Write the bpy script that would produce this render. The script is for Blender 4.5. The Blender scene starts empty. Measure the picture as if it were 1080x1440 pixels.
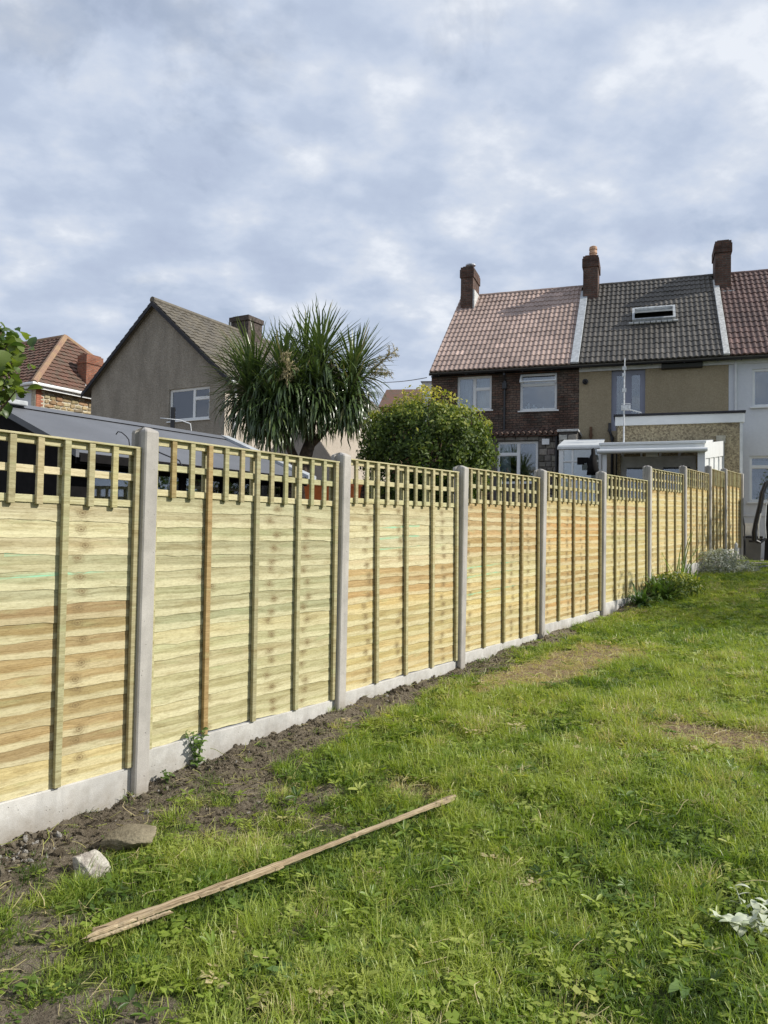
import bpy, bmesh, math, random
import numpy as np
from math import sin, cos, tan, atan, pi, radians, sqrt
from mathutils import Vector, Matrix, Euler
random.seed(7); rng = np.random.default_rng(11)
SC = bpy.context.scene
C = SC.collection

# ------------------------------------------------------------------ camera, world, sun, exposure
F = 1070.0; PITCH = atan(35/1070); ROLL = .018; CZ = 1.65
cam_d = bpy.data.cameras.new('camera'); cam = bpy.data.objects.new('camera', cam_d); C.objects.link(cam)
cam.location = (0, 0, CZ); cam.rotation_mode = 'QUATERNION'
cam.rotation_quaternion = (Matrix.Rotation(pi/2+PITCH, 3, 'X') @ Matrix.Rotation(ROLL, 3, 'Z')).to_quaternion()
cam_d.sensor_fit = 'VERTICAL'; cam_d.sensor_height = 36; cam_d.lens = F/1440*36
cam_d.clip_start = .05; cam_d.clip_end = 3000
SC.camera = cam
SC.render.resolution_x = 768; SC.render.resolution_y = 1024
SUN_AZ = -6.0; SUN_EL = 35.5          # azimuth counted from +X towards +Y
sun_dir = Vector((cos(radians(SUN_EL))*cos(radians(SUN_AZ)), cos(radians(SUN_EL))*sin(radians(SUN_AZ)), sin(radians(SUN_EL))))
sd = bpy.data.lights.new('sun', 'SUN'); sd.energy = 5.0; sd.angle = radians(.55); sd.color = (1, .955, .88)
sun = bpy.data.objects.new('sun', sd); C.objects.link(sun); sun.location = (20, 2, 20)
sun.rotation_mode = 'QUATERNION'; sun.rotation_quaternion = sun_dir.to_track_quat('Z', 'Y')
SC.view_settings.view_transform = 'Standard'; SC.view_settings.look = 'None'
SC.view_settings.exposure = .12; SC.view_settings.gamma = 1; SC.view_settings.use_curve_mapping = False

def make_world():
    w = bpy.data.worlds.new('World'); SC.world = w; w.use_nodes = True
    nt = w.node_tree; N = nt.nodes; L = nt.links; N.clear()
    out = N.new('ShaderNodeOutputWorld')
    sky = N.new('ShaderNodeTexSky'); sky.sky_type = 'NISHITA'; sky.sun_disc = False
    sky.sun_elevation = radians(SUN_EL); sky.sun_rotation = radians(90-SUN_AZ)
    b1 = N.new('ShaderNodeBackground'); b1.inputs[1].default_value = .1; L.new(sky.outputs[0], b1.inputs[0])
    tc = N.new('ShaderNodeTexCoord'); sep = N.new('ShaderNodeSeparateXYZ'); L.new(tc.outputs['Generated'], sep.inputs[0])
    def m(op, a, b=None, c=None):
        n = N.new('ShaderNodeMath'); n.operation = op
        for i, v in enumerate((a, b, c)):
            if v is None: continue
            if isinstance(v, (int, float)): n.inputs[i].default_value = v
            else: L.new(v, n.inputs[i])
        return n.outputs[0]
    z = m('ADD', m('MAXIMUM', sep.outputs[2], 0), .34)
    x = m('DIVIDE', sep.outputs[0], z); y = m('DIVIDE', sep.outputs[1], z)
    cb = N.new('ShaderNodeCombineXYZ'); L.new(x, cb.inputs[0]); L.new(y, cb.inputs[1]); cb.inputs[2].default_value = 3.3
    def noise(scale, det, rough, dist=0, off=(0, 0, 0), sc=(1, 1, 1)):
        mp = N.new('ShaderNodeMapping'); mp.inputs['Location'].default_value = off; mp.inputs['Scale'].default_value = sc
        mp.inputs['Rotation'].default_value = (0, 0, -.25)
        L.new(cb.outputs[0], mp.inputs[0])
        n = N.new('ShaderNodeTexNoise'); n.inputs['Scale'].default_value = scale; n.inputs['Detail'].default_value = det
        n.inputs['Roughness'].default_value = rough; n.inputs['Distortion'].default_value = dist
        L.new(mp.outputs[0], n.inputs['Vector']); return n.outputs[0]
    big = noise(1.25, 5, .5, .2, (2.1, .4, 0), (1, 1.35, 1))
    mid = noise(7.5, 5, .52, .0, (5, 1, 0), (1, 1.15, 1))
    dens = m('ADD', m('MULTIPLY', big, .36), m('MULTIPLY', mid, .64))
    cr = N.new('ShaderNodeValToRGB'); L.new(dens, cr.inputs[0])
    e = cr.color_ramp.elements
    e[0].position = .36; e[0].color = (.43, .50, .645, 1)
    e[1].position = .64; e[1].color = (.76, .80, .87, 1)
    k = e.new(.46); k.color = (.475, .55, .69, 1)
    k = e.new(.52); k.color = (.54, .61, .74, 1)
    k = e.new(.58); k.color = (.615, .67, .77, 1)
    # paler, hazier air near the horizon
    hz = N.new('ShaderNodeMapRange'); L.new(sep.outputs[2], hz.inputs[0]); hz.inputs[1].default_value = .0; hz.inputs[2].default_value = .33
    hz.inputs[3].default_value = .40; hz.inputs[4].default_value = 0
    mix = N.new('ShaderNodeMixRGB'); L.new(hz.outputs[0], mix.inputs[0]); L.new(cr.outputs[0], mix.inputs[1]); mix.inputs[2].default_value = (.55, .625, .745, 1)
    b2 = N.new('ShaderNodeBackground'); L.new(mix.outputs[0], b2.inputs[0]); b2.inputs[1].default_value = 1.0
    # small openings of blue between the clouds
    gap = noise(3.4, 6, .6, .3, (-3.2, 7.6, 0))
    def dist(gx, gy): return m('SQRT', m('ADD', m('POWER', m('SUBTRACT', x, gx), 2), m('POWER', m('SUBTRACT', y, gy), 2)))
    gd = m('MINIMUM', dist(-.215, .905), m('ADD', dist(-.42, .91), .05))
    near_gap = N.new('ShaderNodeMapRange'); L.new(gd, near_gap.inputs[0]); near_gap.inputs[1].default_value = .0; near_gap.inputs[2].default_value = .15; near_gap.inputs[3].default_value = .20; near_gap.inputs[4].default_value = 0; gap = m('SUBTRACT', gap, near_gap.outputs[0])
    gr = N.new('ShaderNodeMapRange'); L.new(gap, gr.inputs[0]); gr.inputs[1].default_value = .30; gr.inputs[2].default_value = .41
    gr.inputs[3].default_value = .72; gr.inputs[4].default_value = 1
    ms = N.new('ShaderNodeMixShader'); L.new(gr.outputs[0], ms.inputs[0]); L.new(b1.outputs[0], ms.inputs[1]); L.new(b2.outputs[0], ms.inputs[2])
    L.new(ms.outputs[0], out.inputs[0])
make_world()

# ------------------------------------------------------------------ measuring helpers
RM = np.array((Matrix.Rotation(pi/2+PITCH, 3, 'X') @ Matrix.Rotation(ROLL, 3, 'Z')))
CAM = np.array([0, 0, CZ])
def ray(px, py):
    v = RM @ np.array([(px-540)/F, -(py-720)/F, -1.0]); return v/v[1]
TH = atan(760/1070)
FD = np.array([sin(TH), cos(TH), 0]); FN = np.array([cos(TH), -sin(TH), 0])      # along the fence, out of the fence to the lawn
P1 = ray(207, 830)*4.486
def uvw(u, t, z): return np.array([P1[0], P1[1], 0]) + FN*u + FD*t + np.array([0, 0, z])
class Frame:                                          # a plan frame: x along a facade, y away from us, z up
    def __init__(s, px, Z, ang, z0):
        s.O = CAM + ray(px, 760)*Z; s.O[2] = z0; s.a = ang
        s.ux = np.array([cos(ang), sin(ang), 0]); s.uy = np.array([-sin(ang), cos(ang), 0])
    def at(s, px, py, y0=0):
        r = ray(px, py); k = ((s.O-CAM)@s.uy+y0)/(r@s.uy); p = CAM+k*r-s.O; return float(p@s.ux), float(p[2])
    def w(s, x, y, z): return s.O + s.ux*x + s.uy*y + np.array([0, 0, z])
T = Frame(1025, 22, -radians(18.9), 1.2)              # terrace
G = Frame(220, 27, -radians(29.4), .9)                # rendered gable house
H = Frame(47, 31, -radians(29.4), 1.65)                 # hipped house

# ------------------------------------------------------------------ noise
_lat = rng.random((256, 256))
def vnoise(x, y):
    x = np.asarray(x, float); y = np.asarray(y, float)
    xi = np.floor(x).astype(int); yi = np.floor(y).astype(int); fx = x-xi; fy = y-yi
    fx = fx*fx*(3-2*fx); fy = fy*fy*(3-2*fy)
    a = _lat[xi % 256, yi % 256]; b = _lat[(xi+1) % 256, yi % 256]; c = _lat[xi % 256, (yi+1) % 256]; d = _lat[(xi+1) % 256, (yi+1) % 256]
    return (a*(1-fx)+b*fx)*(1-fy)+(c*(1-fx)+d*fx)*fy
def fbm(x, y, o=4):
    s = 0; a = .5
    for i in range(o): s = s+a*vnoise(x*2**i+i*17.3, y*2**i+i*9.1); a *= .5
    return s/(1-.5**o)
def sstep(a, b, x): k = np.clip((x-a)/(b-a), 0, 1); return k*k*(3-2*k)

# ------------------------------------------------------------------ object helpers
def link(o): C.objects.link(o); return o
def tag(o, label=None, cat=None, group=None, kind=None):
    if label: o['label'] = label
    if cat: o['category'] = cat
    if group: o['group'] = group
    if kind: o['kind'] = kind
    return o
def empty(name, loc=(0, 0, 0), rz=0, parent=None):
    o = bpy.data.objects.new(name, None); o.empty_display_size = .2; link(o)
    o.location = Vector(loc); o.rotation_euler = (0, 0, rz)
    if parent: o.parent = parent
    return o
def frame_empty(name, fr, x=0, y=0, z=0): return empty(name, fr.w(x, y, z), fr.a)
class MB:
    def __init__(s): s.v = []; s.f = []; s.mi = []
    def add(s, vs, fs, mi=0):
        b = len(s.v); s.v += [tuple(map(float, q)) for q in vs]; s.f += [tuple(b+i for i in f) for f in fs]; s.mi += [mi]*len(fs); return s
    def box(s, a, b, mi=0):
        x0, x1 = sorted((a[0], b[0])); y0, y1 = sorted((a[1], b[1])); z0, z1 = sorted((a[2], b[2]))
        return s.add([(x0, y0, z0), (x1, y0, z0), (x1, y1, z0), (x0, y1, z0), (x0, y0, z1), (x1, y0, z1), (x1, y1, z1), (x0, y1, z1)],
                     [(0, 3, 2, 1), (4, 5, 6, 7), (0, 1, 5, 4), (1, 2, 6, 5), (2, 3, 7, 6), (3, 0, 4, 7)], mi)
    def prism(s, prof, y0, y1, mi=0):                 # profile in (x,z), pushed along y
        n = len(prof); vs = [(p[0], y0, p[1]) for p in prof]+[(p[0], y1, p[1]) for p in prof]
        fs = [tuple(range(n)), tuple(range(2*n-1, n-1, -1))]+[(i, i+n, (i+1) % n+n, (i+1) % n) for i in range(n)]
        return s.add(vs, fs, mi)
    def prismx(s, prof, x0, x1, mi=0):                # profile in (y,z), pushed along x
        n = len(prof); vs = [(x0, p[0], p[1]) for p in prof]+[(x1, p[0], p[1]) for p in prof]
        fs = [tuple(range(n-1, -1, -1)), tuple(range(n, 2*n))]+[(i, (i+1) % n, (i+1) % n+n, i+n) for i in range(n)]
        return s.add(vs, fs, mi)
    def loft(s, rings, cap=True, mi=0, closed=True):
        b = len(s.v); n = len(rings[0])
        for r in rings: s.v += [tuple(map(float, q)) for q in r]
        for i in range(len(rings)-1):
            for j in range(n if closed else n-1):
                k = (j+1) % n; s.f.append((b+i*n+j, b+i*n+k, b+(i+1)*n+k, b+(i+1)*n+j)); s.mi.append(mi)
        if cap and closed:
            s.f.append(tuple(b+j for j in range(n-1, -1, -1))); s.mi.append(mi)
            s.f.append(tuple(b+(len(rings)-1)*n+j for j in range(n))); s.mi.append(mi)
        return s
    def tube(s, pts, r, n=8, mi=0):
        pts = [Vector(p) for p in pts]; rr = r if isinstance(r, (list, tuple)) else [r]*len(pts); rings = []
        up = Vector((0, 0, 1)); prev = None
        for i, p in enumerate(pts):
            d = (pts[min(i+1, len(pts)-1)]-pts[max(i-1, 0)]).normalized()
            a = prev if prev is not None else (up.cross(d) if abs(d.z) < .95 else Vector((1, 0, 0)).cross(d))
            a = (a-d*a.dot(d)); a = a.normalized() if a.length > 1e-6 else d.orthogonal().normalized(); b = d.cross(a); prev = a
            rings.append([p+(a*cos(2*pi*k/n)+b*sin(2*pi*k/n))*rr[i] for k in range(n)])
        return s.loft(rings, mi=mi)
    def mesh(s, name, mats, smooth=False, fix=True):
        m = bpy.data.meshes.new(name); m.from_pydata(s.v, [], s.f); 
        for q in (mats if isinstance(mats, (list, tuple)) else [mats]): m.materials.append(q)
        if any(s.mi): m.polygons.foreach_set('material_index', s.mi)
        if fix:
            bm = bmesh.new(); bm.from_mesh(m); bmesh.ops.recalc_face_normals(bm, faces=bm.faces); bm.to_mesh(m); bm.free()
        if smooth: m.polygons.foreach_set('use_smooth', [True]*len(m.polygons))
        m.update(); return m
    def build(s, name, mats, parent=None, smooth=False, bevel=0, fix=True):
        o = bpy.data.objects.new(name, s.mesh(name, mats, smooth, fix)); link(o)
        if parent: o.parent = parent
        if bevel:
            b = o.modifiers.new('bevel', 'BEVEL'); b.width = bevel; b.segments = 2; b.limit_method = 'ANGLE'
        return o
def npmesh(name, V, Fq, mat, smooth=False):
    """V (n,3), Fq (m,k) arrays"""
    m = bpy.data.meshes.new(name); V = np.ascontiguousarray(V, dtype=np.float32); Fq = np.ascontiguousarray(Fq, dtype=np.int32)
    m.vertices.add(len(V)); m.vertices.foreach_set('co', V.ravel())
    k = Fq.shape[1]; m.loops.add(Fq.size); m.loops.foreach_set('vertex_index', Fq.ravel())
    m.polygons.add(len(Fq)); m.polygons.foreach_set('loop_start', np.arange(0, Fq.size, k, dtype=np.int32))
    m.polygons.foreach_set('loop_total', np.full(len(Fq), k, dtype=np.int32))
    if smooth: m.polygons.foreach_set('use_smooth', np.ones(len(Fq), dtype=bool))
    m.materials.append(mat); m.update(calc_edges=True); m.validate(); return m

# ------------------------------------------------------------------ materials
class NT:
    def __init__(s, name):
        s.m = bpy.data.materials.new(name); s.m.use_nodes = True; s.t = s.m.node_tree; s.N = s.t.nodes; s.L = s.t.links; s.N.clear()
        s.out = s.N.new('ShaderNodeOutputMaterial'); s.p = s.N.new('ShaderNodeBsdfPrincipled'); s.L.new(s.p.outputs[0], s.out.inputs[0])
        s.tc = s.N.new('ShaderNodeTexCoord')
    def put(s, sock, v):
        if isinstance(v, (int, float)): sock.default_value = v
        elif isinstance(v, tuple): sock.default_value = v if len(v) == len(sock.default_value) else (*v, 1)
        else: s.L.new(v, sock)
    def math(s, op, a, b=None, c=None, clamp=False):
        n = s.N.new('ShaderNodeMath'); n.operation = op; n.use_clamp = clamp
        for i, v in enumerate((a, b, c)):
            if v is not None: s.put(n.inputs[i], v)
        return n.outputs[0]
    def mix(s, f, a, b, mode='MIX'):
        n = s.N.new('ShaderNodeMixRGB'); n.blend_type = mode; s.put(n.inputs[0], f); s.put(n.inputs[1], a); s.put(n.inputs[2], b); return n.outputs[0]
    def mapping(s, vec, scale=(1, 1, 1), loc=(0, 0, 0), rot=(0, 0, 0)):
        n = s.N.new('ShaderNodeMapping'); s.put(n.inputs['Vector'], vec); s.put(n.inputs['Scale'], scale); s.put(n.inputs['Location'], loc); s.put(n.inputs['Rotation'], rot); return n.outputs[0]
    def noise(s, vec, scale=5, det=4, rough=.55, dist=0, color=False):
        n = s.N.new('ShaderNodeTexNoise'); s.put(n.inputs['Vector'], vec); n.inputs['Scale'].default_value = scale; n.inputs['Detail'].default_value = det
        n.inputs['Roughness'].default_value = rough; n.inputs['Distortion'].default_value = dist; return n.outputs[1 if color else 0]
    def vor(s, vec, scale=5, out='Distance', feat='F1', rnd=1):
        n = s.N.new('ShaderNodeTexVoronoi'); n.feature = feat; s.put(n.inputs['Vector'], vec); n.inputs['Scale'].default_value = scale; n.inputs['Randomness'].default_value = rnd; return n.outputs[out]
    def ramp(s, f, st):
        n = s.N.new('ShaderNodeValToRGB'); s.put(n.inputs[0], f); e = n.color_ramp.elements
        for i, (p, c) in enumerate(st):
            k = e[i] if i < 2 else e.new(p); k.position = p; k.color = (*c, 1) if len(c) == 3 else c
        return n.outputs[0]
    def rng(s, v, a, b, c=0, d=1):
        n = s.N.new('ShaderNodeMapRange'); s.put(n.inputs[0], v)
        for i, q in enumerate((a, b, c, d)): n.inputs[i+1].default_value = q
        return n.outputs[0]
    def bump(s, h, dist=.01, strength=1):
        n = s.N.new('ShaderNodeBump'); n.inputs['Distance'].default_value = dist; n.inputs['Strength'].default_value = strength; s.put(n.inputs['Height'], h)
        s.L.new(n.outputs[0], s.p.inputs['Normal'])
    def attr(s, name, typ='GEOMETRY', out='Color'):
        n = s.N.new('ShaderNodeAttribute'); n.attribute_type = typ; n.attribute_name = name; return n.outputs[out]
    def oinfo(s, out): 
        n = s.N.new('ShaderNodeObjectInfo'); return n.outputs[out]
    def base(s, c, rough=.8, spec=.3):
        s.put(s.p.inputs['Base Color'], c); s.put(s.p.inputs['Roughness'], rough); s.p.inputs['Specular IOR Level'].default_value = spec; return s.m
    @property
    def obj(s): return s.tc.outputs['Object']
def speck(name, c, rough=.8, amt=.18, scale=6, fine=0, finescale=120, bump=0, spec=.3, metal=0):
    n = NT(name); f = n.noise(n.obj, scale, 5, .6); lo = tuple(q*(1-amt*1.6) for q in c); hi = tuple(min(1, q*(1+amt)) for q in c)
    col = n.ramp(f, [(.3, lo), (.7, hi)])
    if fine:
        g = n.noise(n.obj, finescale, 2, .6); col = n.mix(1, col, n.ramp(g, [(.3, (1-fine,)*3), (.7, (1,)*3)]), 'MULTIPLY')
        if bump: n.bump(g, bump)
    elif bump: n.bump(f, bump)
    n.p.inputs['Metallic'].default_value = metal
    return n.base(col, rough, spec)
M = {}
M['white_upvc'] = speck('white_upvc', (.74, .75, .74), .35, .04, 3, spec=.5)
M['white_old'] = speck('white_old_paint', (.66, .67, .66), .5, .12, 4)
M['grey_frame'] = speck('grey_window_frame', (.22, .23, .29), .4, .05, 4, spec=.5)
M['lead'] = speck('lead_flashing', (.42, .44, .45), .55, .2, 9, bump=.004)
M['mortar'] = speck('mortar_flashing', (.52, .52, .50), .9, .25, 12, bump=.006)
M['black_plastic'] = speck('black_plastic', (.016, .016, .018), .35, .1, 5, spec=.5)
M['black_timber'] = speck('black_stained_boards', (.010, .009, .009), .8, .3, 9, spec=.1)
M['felt'] = speck('roof_felt', (.150, .156, .170), .55, .10, 1.3, .25, 160, .002)
M['felt_dark'] = speck('dark_flat_roof_felt', (.03, .03, .035), .7, .2, 6)
M['curtain'] = speck('pale_curtain', (.55, .60, .62), .9, .1, 8)
M['dark_room'] = speck('dark_room', (.03, .03, .03), .9, .2, 3)
M['metal'] = speck('galvanised_metal', (.55, .56, .58), .35, .1, 10, metal=.8, spec=.5)
M['alu'] = speck('pale_aluminium', (.62, .63, .63), .5, .2, 15, metal=.2, spec=.5)
M['terracotta'] = speck('terracotta', (.50, .31, .20), .8, .2, 9)
M['orange'] = speck('orange_plastic', (.62, .16, .035), .5, .12, 6, spec=.4)
M['timber_red'] = speck('brown_timber', (.16, .09, .05), .8, .3, 8)
M['grey_box'] = speck('grey_resin', (.15, .155, .15), .5, .1, 5, spec=.4)
M['patio'] = speck('patio_concrete', (.33, .31, .28), .9, .25, 3, .2, 90, .003)
M['trunk'] = speck('palm_bark', (.20, .15, .11), .95, .35, 14, .35, 60, .01)
M['twig'] = speck('brown_twig', (.14, .10, .06), .9, .3, 20)
M['white_render'] = None

def m_glass():
    n = NT('window_glass'); g = n.N.new('ShaderNodeBsdfGlossy'); g.inputs['Roughness'].default_value = .02; g.inputs['Color'].default_value = (.95, .97, 1, 1)
    t = n.N.new('ShaderNodeBsdfTransparent'); t.inputs['Color'].default_value = (.8, .85, .87, 1)
    lw = n.N.new('ShaderNodeFresnel'); lw.inputs[0].default_value = 1.5
    w = n.noise(n.obj, 1.4, 1, .4); n2 = n.N.new('ShaderNodeBump'); n2.inputs['Distance'].default_value = .01; n2.inputs['Strength'].default_value = .25; n.L.new(w, n2.inputs['Height']); n.L.new(n2.outputs[0], g.inputs['Normal'])
    f = n.math('MULTIPLY_ADD', lw.outputs[0], 1.0, .11, True)
    ms = n.N.new('ShaderNodeMixShader'); n.L.new(f, ms.inputs[0]); n.L.new(t.outputs[0], ms.inputs[1]); n.L.new(g.outputs[0], ms.inputs[2]); n.L.new(ms.outputs[0], n.out.inputs[0]); return n.m
M['glass'] = m_glass()
def m_poly():
    n = NT('cloudy_roof_sheet'); n.p.inputs['Transmission Weight'].default_value = .0; return n.base((.62, .64, .64), .35, .5)
M['sheet'] = m_poly()

def m_brick(name, cols, mortar, sx=1.0, dark=.4, bumpd=.012, wear=.5):
    n = NT(name); s = n.N.new('ShaderNodeSeparateXYZ'); n.L.new(n.obj, s.inputs[0])
    gx = n.N.new('ShaderNodeNewGeometry'); nz = n.N.new('ShaderNodeVectorTransform'); nz.vector_type = 'NORMAL'; nz.convert_from = 'WORLD'; nz.convert_to = 'OBJECT'
    n.L.new(gx.outputs['Normal'], nz.inputs[0]); ns = n.N.new('ShaderNodeSeparateXYZ'); n.L.new(nz.outputs[0], ns.inputs[0])
    side = n.math('GREATER_THAN', n.math('ABSOLUTE', ns.outputs[0]), .6)
    hx = n.math('ADD', n.math('MULTIPLY', s.outputs[0], n.math('SUBTRACT', 1, side)), n.math('MULTIPLY', s.outputs[1], side))
    cb = n.N.new('ShaderNodeCombineXYZ'); n.L.new(hx, cb.inputs[0]); n.L.new(s.outputs[2], cb.inputs[1])
    jit = n.noise(n.obj, 3, 3, .6, color=True); v = n.mix(.02, cb.outputs[0], jit, 'ADD')
    b = n.N.new('ShaderNodeTexBrick'); n.L.new(v, b.inputs['Vector']); b.inputs['Scale'].default_value = 1
    b.inputs['Brick Width'].default_value = .225*sx; b.inputs['Row Height'].default_value = .075*sx; b.inputs['Mortar Size'].default_value = .010*sx; b.inputs['Mortar Smooth'].default_value = .3
    b.inputs['Color1'].default_value = (*cols[0], 1); b.inputs['Color2'].default_value = (*cols[1], 1); b.inputs['Mortar'].default_value = (*mortar, 1)
    f = n.noise(n.obj, 1.3, 5, .65); c = n.mix(n.rng(f, .42, .62), b.outputs[0], n.mix(1, b.outputs[0], (dark, dark*.92, dark*.9), 'MULTIPLY'))
    f2 = n.noise(n.obj, 22, 3, .6); c = n.mix(wear, c, n.mix(1, c, n.ramp(f2, [(.3, (.45, .42, .4)), (.7, (1.35, 1.3, 1.25))]), 'MULTIPLY')); f3 = n.noise(n.mapping(n.obj, (5, 5, 14)), 1, 4, .6); c = n.mix(n.rng(f3, .5, .62, 0, .6*wear), c, n.mix(1, c, (1.5, 1.6, 1.6), 'MULTIPLY'))
    n.bump(n.math('MULTIPLY', b.outputs[1], -1), bumpd, .8); return n.base(c, .9, .2)
M['brick_house'] = m_brick('weathered_brick', [(.185, .115, .088), (.115, .10, .085)], (.060, .054, .048), dark=.5, wear=1)
M['brick_chimney'] = m_brick('chimney_brick', [(.155, .085, .064), (.10, .066, .054)], (.12, .11, .095), dark=.5)
M['brick_red'] = m_brick('red_brick', [(.30, .115, .07), (.22, .10, .07)], (.26, .2, .15), dark=.75)
def m_dash(name, a, b, scale=55, bump=.012, stain=.3):
    n = NT(name); v = n.vor(n.obj, scale, 'Color'); s = n.N.new('ShaderNodeSeparateColor'); n.L.new(v, s.inputs[0])
    c = n.mix(s.outputs[0], a, b); f = n.noise(n.mapping(n.obj, (1, 1, .35)), 1.6, 6, .65); c = n.mix(n.rng(f, .4, .68, 0, stain), c, tuple(q*.45 for q in a))
    d = n.vor(n.obj, scale); n.bump(d, bump, .7); return n.base(c, .95, .15)
M['render_grey'] = m_dash('grey_roughcast', (.27, .24, .195), (.39, .35, .29), 38, .025, .5)
M['render_cream'] = m_dash('cream_roughcast', (.46, .40, .33), (.56, .50, .42), 50, .012, .25)
M['dash_beige'] = m_dash('beige_roughcast', (.30, .245, .155), (.38, .315, .21), 40, .012, .2)
M['dash_ext'] = m_dash('pebble_dash', (.21, .17, .11), (.50, .42, .27), 26, .02, .25)
M['white_render'] = m_dash('white_smooth_render', (.60, .615, .64), (.63, .645, .665), 20, .002, .14)

def m_tile(name, lichen=(.5, .47, .36), rough=.55, spec=.3, amt=.14):
    n = NT(name); c = n.oinfo('Color'); f = n.noise(n.mapping(n.tc.outputs['Object'], (1, 1, 1)), 18, 4, .65)
    r = n.oinfo('Random'); w = n.noise(n.tc.outputs['Object'], 60, 2, .5)
    c = n.mix(n.rng(f, .5, .75, 0, amt), c, lichen); c = n.mix(.5, c, n.ramp(w, [(.3, (.6, .6, .6)), (.7, (1.2, 1.2, 1.2))]), 'MULTIPLY')
    return n.base(c, rough, spec)
M['tile'] = m_tile('roof_tile')
def m_farroof(name, a, b, rough=.8):
    n = NT(name); f = n.noise(n.obj, 2.2, 6, .7); g = n.noise(n.obj, 25, 3, .6)
    c = n.mix(n.rng(f, .38, .62), a, b); c = n.mix(.6, c, n.ramp(g, [(.3, (.5, .5, .5)), (.7, (1.35, 1.35, 1.3))]), 'MULTIPLY'); return n.base(c, rough, .25)
M['dark_brick'] = speck('sooty_brick', (.085, .068, .058), .9, .4, 12)
M['roof_grey'] = m_farroof('mossy_grey_brown_tiles', (.115, .104, .088), (.165, .145, .112))
M['roof_red'] = m_farroof('mottled_red_brown_tiles', (.17, .085, .062), (.125, .095, .072))
M['ridge_lichen'] = m_farroof('lichened_ridge', (.27, .165, .12), (.33, .225, .13))
def m_stone(name):
    n = NT(name); c = n.oinfo('Color'); f = n.noise(n.obj, 9, 5, .65); c = n.mix(.8, c, n.ramp(f, [(.3, (.55, .55, .55)), (.7, (1.3, 1.28, 1.2))]), 'MULTIPLY'); n.bump(f, .02); return n.base(c, .9, .2)
M['stone'] = m_stone('rubble_stone')
M['pointing'] = speck('pale_pointing', (.50, .46, .36), .95, .2, 9, bump=.01)
M['pointing_dark'] = speck('grey_pointing', (.11, .10, .09), .95, .3, 9, bump=.01)

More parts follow.
